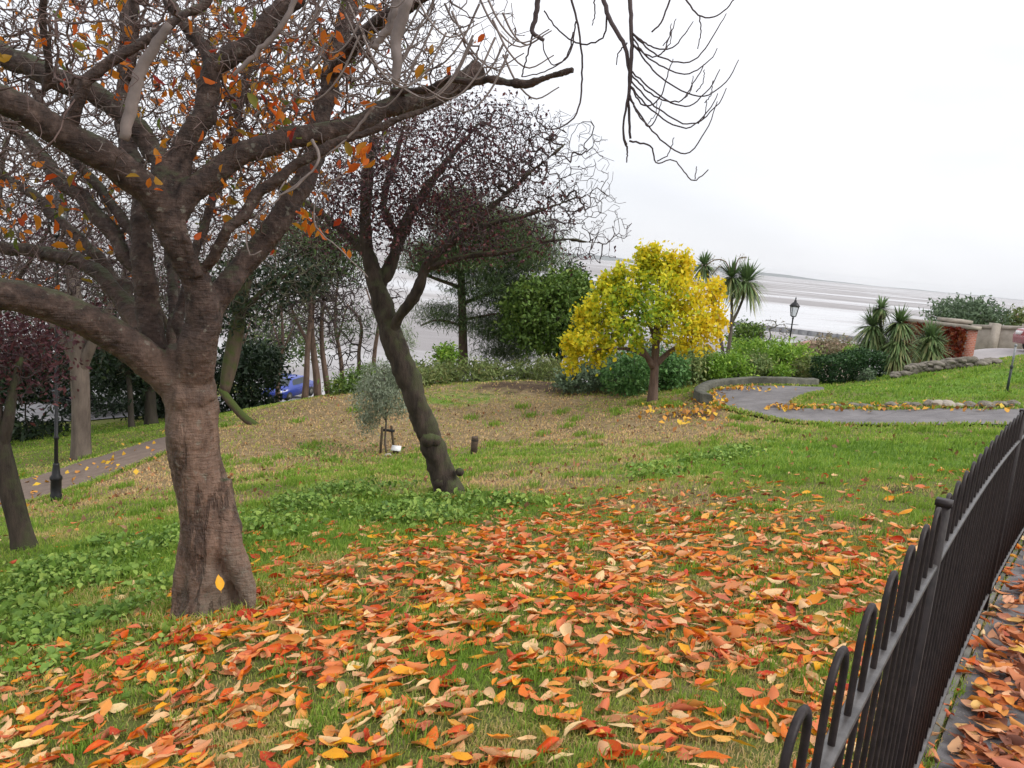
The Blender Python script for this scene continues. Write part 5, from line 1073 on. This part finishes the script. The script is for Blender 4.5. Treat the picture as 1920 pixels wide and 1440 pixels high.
PA = {k: m_paint(k + ' car paint', c) for k, c in {'blue': (.015, .04, .28), 'white': (.7, .7, .7), 'silver': (.35, .36, .38), 'dark': (.02, .022, .03), 'red': (.25, .008, .012)}.items()}
for (px_, py_, Y0, rz, c_, lab) in [(541, 747, 52, 1.3, 'blue', 'blue car parked beyond the stand of slim trunks'), (238, 768, 37, .1, 'white', 'white car showing through the dark trees left of the cherry trunk'), (180, 770, 37, .15, 'dark', 'dark car behind the stout pale trunk'),
                                (30, 772, 37, .1, 'silver', 'silver car glimpsed behind the bushes at the far left'), (298, 768, 40, .2, 'dark', 'dark car nearest the cherry trunk')]:
    p = P(px_, py_, Y0); car(lab, p[0], p[1], rz, PA[c_])
p = P(1918, 660, 31); car('red car cut off by the right picture edge on the pale road', p[0] + 2.1, p[1], .1, PA['red'])

# little pink shelter below the bank
p = P(1552, 660, 38); p[2] = z1(p[0], p[1]); zr = P(1552, 655, 38)[2]
root = empty('shelter', p, 'small pink rendered shelter with tiled roof, mostly hidden by the tan shrub', 'building')
mb = MB(); hz_ = max(zr - p[2], 1.2); mb.box(p + [0, 0, hz_ / 2 - .3], (2.6, 2.0, hz_ + .6)); mb.build('wall', M['render'], root)
mb = MB(); x_, y_ = 1.45, 1.15; z0 = p[2] + hz_ + .003; mb.add([p + [-x_, -y_, hz_ + .003], p + [x_, -y_, hz_ + .003], p + [x_, y_, hz_ + .003], p + [-x_, y_, hz_ + .003], p + [-x_ * .6, 0, hz_ + .35], p + [x_ * .6, 0, hz_ + .35]], [(0, 1, 5, 4), (2, 3, 4, 5), (0, 3, 2, 1)], [(1, 2, 5), (3, 0, 4)]); mb.build('roof', M['tile'], root)
for k in (-1, 0, 1):
    mb = MB(); mb.box(p + [k * .8, -1.01, hz_ - .6], (.56, .04, .7)); wdw = mb.build('window', M['white'], root)
    mb = MB(); mb.box(p + [k * .8, -1.035, hz_ - .6], (.46, .03, .58)); o = mb.build('pane', M['glass'], root); o.parent = wdw

# ------------------------------------------------------------------ railing
rail = empty('railing', fence_pt(0), 'black bow-topped iron railing beside the tarmac walk', 'railing')
SP, H0 = .208, 1.17
up = np.array([0, 0, 1.0])
hoop_n = 0
for k in range(-4, 62):
    t = k * SP; tl, tr = t - .05, t + .05
    g0, g1 = fence_pt(tl), fence_pt(tr); gm = fence_pt(t); rr_ = .05
    pts = [g0 + up * .05, g0 + up * .5, g0 + up * (H0 - rr_)]
    for a_ in np.linspace(0, math.pi, 9)[1:-1]:
        f_ = (1 - math.cos(a_)) / 2; pts.append(g0 + (g1 - g0) * f_ + up * (H0 - rr_ + rr_ * math.sin(a_)))
    pts += [g1 + up * (H0 - rr_), g1 + up * .5, g1 + up * .05]
    mb = MB(); mb.tube(pts, .0054, 10 if k < 14 else 6); mb.build('hoop', M['iron'], rail, smooth=True)
for z_, nm in ((H0 - .165, 'top_rail'), (.12, 'bottom_rail')):
    V = []; ts = np.arange(-4.2 * SP, 62 * SP, .15)
    for t in ts:
        for o_, dz in ((-.013, -.005), (-.013, .003), (-.011, .005), (.011, .005), (.013, .003), (.013, -.005)): V.append(fence_pt(t, o_) + up * (z_ + dz))
    n = len(ts); kk = 6; i, j = np.meshgrid(np.arange(n - 1), np.arange(kk), indexing='ij'); j2 = (j + 1) % kk
    mb = MB(); mb.add(V, np.stack([i * kk + j, i * kk + j2, (i + 1) * kk + j2, (i + 1) * kk + j], -1).reshape(-1, 4)); mb.build(nm, M['rail_iron'], rail)
for k in (-7.5, 6.5, 20.5, 34.5, 48.5):
    g = fence_pt(k * SP); a_ = FYAW + FK * k * SP; ca, sa = math.cos(-a_), math.sin(-a_); ro = np.array([[ca, -sa, 0], [sa, ca, 0], [0, 0, 1]])
    mb = MB(); mb.box(g + up * .56, (.032, .032, 1.20), ro); mb.box(g + up * 1.168, (.038, .038, .014), ro); mb.build('post', M['iron'], rail)

# ------------------------------------------------------------------ grass, weeds, leaf litter
def in_view(p, mgn=60):
    d = p - CAM; zc = d @ FW; x = CX + F * (d @ RT) / np.maximum(zc, .05); y = CY - F * (d @ UP) / np.maximum(zc, .05)
    return (zc > .3) & (x > -mgn) & (x < 1920 + mgn) & (y > 300) & (y < 1440 + mgn * 2), x, y
def fence_side(x, y):
    """> 0 on the lawn side of the railing"""
    return -(x - FX) * math.cos(FYAW + .05) + (y - FY) * math.sin(FYAW + .05)
_OP = np.vstack([OA, IB[::-1]])
def in_poly(x, y, poly):
    c = np.zeros(len(x), bool); j = len(poly) - 1
    for i in range(len(poly)):
        xi, yi = poly[i]; xj, yj = poly[j]
        if yi != yj: c ^= ((yi > y) != (yj > y)) & (x < (xj - xi) * (y - yi) / (yj - yi) + xi)
        j = i
    return c
VP_ = np.vstack([resample(nr, 30), resample(fr_, 30)[::-1]])
def sample_ground(n, ymin, ymax, power=1.0):
    Y = ymin * (ymax / ymin) ** (RNG.random(n) ** power); hx = RNG.uniform(-.72, .72, n) * (Y + .4); z = zf(hx, Y); p = np.stack([hx, Y, z], 1)
    v, x, y = in_view(p); ok = v & (fence_side(hx, Y) > .04) & ~in_poly(hx, Y, _OP) & ~in_poly(hx, Y, VP_)
    return p[ok], x[ok], y[ok]
def grass_blades(mb, p, h, wd, tone, lean=.5):
    n = len(p); ph_ = RNG.uniform(0, 2 * math.pi, n); d = np.stack([np.cos(ph_), np.sin(ph_), np.zeros(n)], 1); ln = RNG.uniform(.1, 1, n) * lean
    h = h * RNG.uniform(.5, 1.3, n); ps_ = RNG.uniform(0, 2 * math.pi, n); sd_ = np.stack([np.cos(ps_), np.sin(ps_), np.zeros(n)], 1) * wd[:, None] if hasattr(wd, '__len__') else np.stack([np.cos(ps_), np.sin(ps_), np.zeros(n)], 1) * wd
    m_ = p + d * (h * ln * .35)[:, None]; m_[:, 2] += h * .6; tpt = p + d * (h * ln * 1.1)[:, None]; tpt[:, 2] += h * (1 - .35 * ln)
    V = np.stack([p - sd_, p + sd_, m_ + sd_ * .75, m_ - sd_ * .75, tpt], 1).reshape(-1, 3); b0 = (np.arange(n) * 5)[:, None]
    mb.add(V, b0 + np.array([[0, 1, 2, 3]]), b0 + np.array([[3, 2, 4]]), tone)
def turf_tone(p):
    n = len(p); x, y = p[:, 0], p[:, 1]
    base = .38 + .14 * np.sin(x * .9 + 2 * np.sin(y * .5)) * np.sin(y * 1.1 + x * .4) + .18 * np.sin(x * 3.1 + np.sin(y * 2.3) * 2) * np.cos(y * 2.7) + .1 * np.sin(x * 7.3 + y * 5.1)
    return np.clip(base + .24 * np.clip((7.5 - y) / 2, 0, 1) + .5 * blob_mask(x, y, STRAW) + .3 * blob_mask(x, y, SOIL) - .32 * blob_mask(x, y, LUSH) + RNG.normal(0, .17, n), 0, 1)
gb = MB()
p, x, y = sample_ground(260000, 1.9, 9.5, .9)
dens = .55 + .45 * np.sin(p[:, 0] * 4.1 + 1.5 * np.sin(p[:, 1] * 3.3)) * np.cos(p[:, 1] * 4.4 + p[:, 0]); k = RNG.random(len(p)) < np.clip(dens + .5 * blob_mask(p[:, 0], p[:, 1], LUSH), .3, 1); p = p[k]
hgt = (.028 + .028 * blob_mask(p[:, 0], p[:, 1], LUSH)) * (1 + .03 * p[:, 1])
grass_blades(gb, p, hgt, .0011 + .0004 * p[:, 1], turf_tone(p), .9)
p, x, y = sample_ground(170000, 8.5, 30, .8)
k = RNG.random(len(p)) < np.clip(.75 - .32 * blob_mask(p[:, 0], p[:, 1], STRAW) - .6 * blob_mask(p[:, 0], p[:, 1], SOIL), .1, 1); p = p[k]
grass_blades(gb, p, .05 + .02 * blob_mask(p[:, 0], p[:, 1], LUSH), .0008 * p[:, 1], turf_tone(p), .9)
# taller tufts
tc_, x, y = sample_ground(420, 2.2, 22, .8); tp_ = np.repeat(tc_, 60, 0) + RNG.normal(0, 1, (len(tc_) * 60, 3)) * np.array([.07, .07, 0]) * (.5 + .06 * np.repeat(tc_[:, 1], 60))[:, None]; tp_[:, 2] = zf(tp_[:, 0], tp_[:, 1])
tp_ = tp_[fence_side(tp_[:, 0], tp_[:, 1]) > .03]
grass_blades(gb, tp_, .055 + .004 * tp_[:, 1], .0014 + .0006 * tp_[:, 1], np.clip(RNG.normal(.25, .12, len(tp_)), 0, 1), .7)
for (bx_, by_, rad_) in [(ct_base[0], ct_base[1], .30), (pb[0], pb[1], .26), (yb[0], yb[1], .2)]:
    a_ = RNG.uniform(0, 2 * math.pi, 1400); rr_ = rad_ + np.abs(RNG.normal(0, .09, 1400)); q_ = np.stack([bx_ + rr_ * np.cos(a_), by_ + rr_ * np.sin(a_), 0 * a_], 1); q_[:, 2] = zf(q_[:, 0], q_[:, 1])
    grass_blades(gb, q_, np.full(1400, .085), .0016 + .0005 * q_[:, 1], np.clip(RNG.normal(.5, .25, 1400), 0, 1), .8)
for ed_, of_ in ((OA, .02), (IB, .02), (resample(nr, 120), .0), (resample(fr_, 120), .0)):
    ii_ = RNG.integers(0, len(ed_), 2600); q_ = np.column_stack([ed_[ii_] + RNG.normal(0, .06, (2600, 2)), np.zeros(2600)]); q_[:, 2] = zf(q_[:, 0], q_[:, 1]) + of_
    grass_blades(gb, q_, np.full(2600, .075), .0009 * q_[:, 1], np.clip(RNG.normal(.45, .25, 2600), 0, 1), .9)
tag(gb.build('grass', M['grass']), 'short patchy lawn grass on the slope', 'grass', kind='stuff')

# broad-leaved weeds
def poly_sample(poly, n):
    poly = np.array(poly, float); lo, hi = poly.min(0), poly.max(0); q = RNG.uniform(lo, hi, (n * 3, 2)); q = q[in_poly(q[:, 0], q[:, 1], poly)][:n]; return q
wd_polys = [([(470, 975), (560, 925), (700, 905), (800, 915), (830, 940), (800, 960), (900, 935), (1000, 945), (960, 975), (820, 985), (660, 985), (560, 1010), (470, 1020)], 2100, .12),
            ([(0, 1120), (60, 1060), (180, 1020), (330, 985), (335, 1060), (240, 1090), (140, 1120), (40, 1160), (0, 1200)], 1700, .10), ([(0, 1130), (120, 1110), (330, 1090), (325, 1130), (200, 1180), (60, 1230), (0, 1260)], 700, .08),
            ([(560, 840), (700, 835), (760, 850), (640, 868), (540, 870)], 200, .10), ([(1180, 880), (1300, 850), (1480, 825), (1440, 850), (1260, 895), (1180, 900)], 420, .08), ([(180, 1180), (320, 1180), (330, 1290), (200, 1320), (60, 1330), (40, 1260)], 340, .05), ([(1000, 930), (1100, 925), (1120, 945), (1010, 950)], 90, .08)]
wv = MB()
for poly, n, hh2 in wd_polys:
    q = poly_sample(poly, n); g = gpn(q[:, 0], q[:, 1]); cl_ = .5 + .5 * np.sin(g[:, 0] * 3.3 + 2 * np.sin(g[:, 1] * 2.1)) * np.cos(g[:, 1] * 3.9); keep_ = RNG.random(len(g)) < np.clip(cl_ * 1.9 - .65, .05, .85); g = g[keep_]; cl_ = cl_[keep_]
    per = 7; cc = np.repeat(g, per, 0) + RNG.normal(0, .075, (len(g) * per, 3)) * [1, 1, 0]; cc[:, 2] = zf(cc[:, 0], cc[:, 1]) + RNG.uniform(.01, 1, len(cc)) * hh2 * np.repeat(.35 + cl_, per)
    tone_ = np.clip(np.repeat(RNG.random(len(g)), per) * .6 + RNG.normal(.2, .2, len(cc)), 0, 1); sz_ = RNG.random(len(cc))
    for lo_, hi_, s_, a_ in ((0, .45, .032, .8), (.45, .8, .05, .7), (.8, 1.01, .075, .5)):
        k_ = (sz_ >= lo_) & (sz_ < hi_); leaf_cloud(wv, cc[k_], s_, a_, tone_[k_], .6, 0, .5, .14, fine=True)
tag(wv.build('weeds', M['weed']), 'patches of low broad-leaved green weeds in the grass', 'weeds', kind='stuff')

# curled leaf meshes
def curled_leaves(mb, pos, L, wr, yaw, tilt, roll, cross, bend, rnd, nu=8, nv=5, up_off=None, nrm=None):
    n = len(pos); u = np.array([0, .12, .15, .3, .45, .6, .76, .89, 1.0]); nu = 9; v = np.linspace(-1, 1, nv)
    prof = np.array([.035, .03, .24, .78, 1, .94, .66, .33, .0])
    U, Vv = np.meshgrid(u, v, indexing='ij'); Pw = prof[:, None] * np.ones_like(Vv)
    w_ = L * wr * .5
    s_ = Pw[None] * Vv[None] * w_[:, None, None]
    ang = cross[:, None, None] * Pw[None] * Vv[None]; k_ = np.maximum(np.abs(cross), .05)[:, None, None]
    X = w_[:, None, None] / k_ * np.sin(k_ * Pw[None] * Vv[None]); Z = w_[:, None, None] / k_ * (1 - np.cos(k_ * Pw[None] * Vv[None])) * np.sign(cross)[:, None, None]
    bb = np.where(np.abs(bend) < .05, .05, bend)[:, None, None]; uu = (U[None] - .5)
    Yl = L[:, None, None] / bb * np.sin(bb * uu); Z = Z + L[:, None, None] / bb * (1 - np.cos(bb * uu)) + L[:, None, None] * .02 * np.sin(U[None] * 19 + rnd[:, None, None] * 40) * np.abs(Vv[None])
    pts = np.stack([X, Yl, Z], -1).reshape(n, -1, 3)
    def rot(ax, a):
        c, s = np.cos(a), np.sin(a); o = np.zeros((n, 3, 3)); i, j = {'x': (1, 2), 'y': (2, 0), 'z': (0, 1)}[ax]; k2 = 3 - i - j
        o[:, k2, k2] = 1; o[:, i, i] = c; o[:, j, j] = c; o[:, i, j] = -s; o[:, j, i] = s; return o
    Rm = rot('z', yaw) @ rot('x', tilt) @ rot('y', roll); pts = np.einsum('nij,npj->npi', Rm, pts)
    # drape on the slope
    gx = (zf(pos[:, 0] + .05, pos[:, 1]) - zf(pos[:, 0] - .05, pos[:, 1])) / .1; gy = (zf(pos[:, 0], pos[:, 1] + .05) - zf(pos[:, 0], pos[:, 1] - .05)) / .1
    pts[..., 2] += gx[:, None] * pts[..., 0] + gy[:, None] * pts[..., 1] - 0
    low = (pts[..., 2] - (gx[:, None] * pts[..., 0] + gy[:, None] * pts[..., 1])).min(1)
    pts[..., 2] += (-low + (up_off if up_off is not None else .006))[:, None]
    pts += pos[:, None]
    i, j = np.meshgrid(np.arange(nu - 1), np.arange(nv - 1), indexing='ij'); q = np.stack([i * nv + j, i * nv + j + 1, (i + 1) * nv + j + 1, (i + 1) * nv + j], -1).reshape(-1, 4)
    if mb is None: return pts, q
    Q = (np.arange(n) * nu * nv)[:, None, None] + q[None]
    mb.add(pts.reshape(-1, 3), Q.reshape(-1, 4), None, np.repeat(rnd, len(q)))
def leaf_params(n):
    L = RNG.normal(.108, .027, n).clip(.05, .165); wr = RNG.uniform(.36, .52, n); yaw = RNG.uniform(0, 2 * math.pi, n); tilt = RNG.normal(0, .16, n); roll = RNG.normal(0, .35, n)
    flip = RNG.random(n) < .5; roll = np.where(flip, roll + math.pi, roll)
    cross = RNG.normal(.95, .55, n) * RNG.choice([-1, 1], n, p=[.3, .7]); bend = RNG.normal(.5, .6, n); bend = np.where(flip, -bend, bend); cross = np.where(flip, -cross, cross)
    big = RNG.random(n) < .25; cross = np.where(big, cross * 2.0, cross)
    rnd = RNG.choice([.06, .18, .3, .42, .55, .66, .78, .9, .98], n, p=[.05, .09, .13, .19, .19, .09, .08, .10, .08]) + RNG.uniform(-.05, .05, n)
    return L, wr, yaw, tilt, roll, cross, bend, rnd.clip(0, 1)
# where the leaves lie: picture-independent map on the lawn, thick under the crown
lx, X, Y = sample_ground(60000, 1.9, 9.5, .85)
edge_px = np.interp(X, [0, 330, 470, 600, 800, 1000, 1200, 1400, 1650, 1760, 1920], [1225, 1140, 1075, 1045, 1010, 980, 965, 975, 1010, 1020, 1000])
soft = 1 / (1 + np.exp(-(Y - edge_px - 12) / 30.))
area_w = (lx[:, 1] / 4) ** 2
clump = .5 + .5 * np.sin(lx[:, 0] * 5.3 + 2 * np.sin(lx[:, 1] * 3.1)) * np.sin(lx[:, 1] * 5.9 + lx[:, 0] * 1.7)
left = np.where(X < 330, .85, 1) * np.clip(1.1 - np.clip((X - 1450) / 700, 0, .5), .5, 1)
pr = (soft * (.32 + .68 * clump) * left + .012) * np.clip(area_w, .05, 4)
pr = pr / pr.max(); keep = RNG.random(len(lx)) < pr * .56
lx = lx[keep]
_a = RNG.uniform(-1.9, .9, 150); _r = .30 + np.abs(RNG.normal(0, .22, 150)); _t = np.stack([ct_base[0] + _r * np.cos(_a), ct_base[1] + _r * np.sin(_a), 0 * _a], 1); _t[:, 2] = zf(_t[:, 0], _t[:, 1]); lx = np.vstack([lx, _t])
lx = lx[np.argsort(lx[:, 1])]
NL = len(lx)
prm = leaf_params(NL)
print('fallen leaves', NL)
off = RNG.uniform(.0, .022, NL)
# the largest in view, one object each
dist = np.linalg.norm(lx - CAM, axis=1); order = np.argsort(dist); NI = 280
_v, sxl, syl = in_view(lx, -6); order = np.array([i for i in order if _v[i] and syl[i] < 1436])
ind = order[:NI]; rest = np.setdiff1d(np.arange(NL), ind)
lm = MB(); curled_leaves(lm, lx[rest], *[a[rest] for a in prm[:7]], prm[7][rest], up_off=off[rest])
tag(lm.build('leaf_litter', M['fallen'], smooth=True), 'carpet of orange and red cherry leaves fallen over the grass', 'leaf litter', kind='stuff')
pts, q = curled_leaves(None, lx[ind], *[a[ind] for a in prm[:7]], prm[7][ind], up_off=off[ind])
def colname(v):
    for lim, nm in ((.10, 'dark red'), (.22, 'scarlet'), (.36, 'red orange'), (.48, 'orange'), (.60, 'golden orange'), (.70, 'yellow'), (.84, 'dusty pink'), (.94, 'pale pink'), (1.1, 'cream')):
        if v <= lim: return nm
used = {}
for a, i in enumerate(ind):
    mb = MB(); c0 = lx[i]; mb.add(pts[a] - c0, q, None, prm[7][i]); o = mb.build('fallen_leaf', M['fallen'], smooth=True); o.location = c0
    cr_, L_, be_ = abs(prm[5][i]), prm[0][i], abs(prm[6][i])
    shape = 'tightly rolled' if cr_ > 1.7 else 'curled' if cr_ > .9 else 'cupped' if cr_ > .4 else 'flat'
    size_ = 'long' if L_ > .122 else 'short' if L_ < .092 else 'mid-sized'
    row = 'along the bottom edge' if syl[i] > 1380 else 'near the bottom edge' if syl[i] > 1300 else 'lower down the lawn' if syl[i] > 1220 else 'further up the lawn'
    colm = 'below the cherry trunk' if sxl[i] < 480 else 'left of centre' if sxl[i] < 760 else 'in the middle' if sxl[i] < 1050 else 'right of centre' if sxl[i] < 1330 else 'close to the railing'
    dxy = pts[a][-3] - pts[a][2]; sx_, sy_ = dxy @ RT, dxy @ UP
    pnt = ('pointing right' if sx_ > 0 else 'pointing left') if abs(sx_) > abs(sy_) * 1.6 else ('pointing uphill' if sy_ > 0 else 'pointing downwards')
    lab = '%s %s %s leaf %s, %s, %s' % (size_, shape, colname(prm[7][i]), pnt, row, colm)
    tag(o, lab, 'leaf', 'cherry leaves lying on the grass')
# leaves on the walk side of the railing
n = 2700; t = RNG.uniform(-.5, 9, n); o_ = np.abs(RNG.normal(0, .45, n)) + .09; fp = np.array([fence_pt(a, b) for a, b in zip(t, o_)]); fp[:, 2] = np.maximum(zf(fp[:, 0], fp[:, 1]) + .015, fp[:, 2] - .02)
v_, _, _ = in_view(fp); fp = fp[v_]; pm = leaf_params(len(fp)); lm = MB(); curled_leaves(lm, fp, *pm[:7], RNG.random(len(fp)), up_off=RNG.uniform(.004, .03, len(fp)))
tag(lm.build('walk_leaf_litter', M['brown_fallen'], smooth=True), 'brown and orange leaves drifted along the railing foot on the walk', 'leaf litter', kind='stuff')
# yellow and brown leaves by the hairpin, sprinkled leaves over the far lawn
qx = np.concatenate([RNG.normal(1345, 10, 60), RNG.normal(1390, 40, 60), RNG.normal(1480, 30, 60), RNG.uniform(1520, 1900, 120), RNG.normal(1290, 40, 120)]); qy = np.concatenate([RNG.normal(752, 12, 60), RNG.normal(731, 3, 60), RNG.normal(768, 4, 60), RNG.normal(766, 5, 120), RNG.normal(778, 12, 120)])
vx = RNG.uniform(-20, 330, 80); qx = np.r_[qx, vx]; qy = np.r_[qy, np.interp(vx, [-20, 60, 130, 200, 330], [940, 920, 900, 875, 832]) + RNG.normal(0, 18, 80)]; g = gpn(qx, qy); g[:, 2] += .07; lm = MB(); leaf_cloud(lm, g, .12, .7, None, .9, 0); tag(lm.build('path_leaf_litter', M['yellow_fallen']), 'yellow and brown leaves scattered along the path edges', 'leaf litter', kind='stuff')
p, x, y = sample_ground(5200, 7, 24, .75); k = RNG.random(len(p)) < .15 + .6 * blob_mask(p[:, 0], p[:, 1], STRAW) ; p = p[k]; p[:, 2] += .03; lm = MB(); leaf_cloud(lm, p, .085, .55, None, .9, 0)
tag(lm.build('dead_leaf_scatter', M['straw']), 'thin scatter of dead brown leaves over the far lawn', 'leaf litter', kind='stuff')
# one bright leaf caught upright at the cherry foot
c0 = P(412, 1095, 4.66); mb = MB(); pts, q = curled_leaves(None, c0[None], *[np.array([v]) for v in (.13, .45, .6, .9, .2, .5, .3)], np.array([.64])); mb.add(pts[0] - pts[0].mean(0), q, None, .64)
o = mb.build('fallen_leaf', M['fallen'], smooth=True); o.location = c0; tag(o, 'bright yellow leaf propped upright against the foot of the cherry trunk', 'leaf', 'cherry leaves lying on the grass')

# ------------------------------------------------------------------ haze
mt = bpy.data.materials.new('haze'); mt.use_nodes = True; t = mt.node_tree; t.nodes.remove(t.nodes['Principled BSDF'])
pv = node(t, 'ShaderNodeVolumePrincipled'); pv.inputs['Color'].default_value = (.95, .96, .98, 1); pv.inputs['Density'].default_value = .00005; pv.inputs['Anisotropy'].default_value = .0
t.links.new(pv.outputs[0], t.nodes['Material Output'].inputs['Volume'])
mb = MB(); mb.box((0, 4200, 15), (19000, 9700, 70)); tag(mb.build('haze', mt), 'thin grey sea haze over the bay', 'haze', kind='stuff')
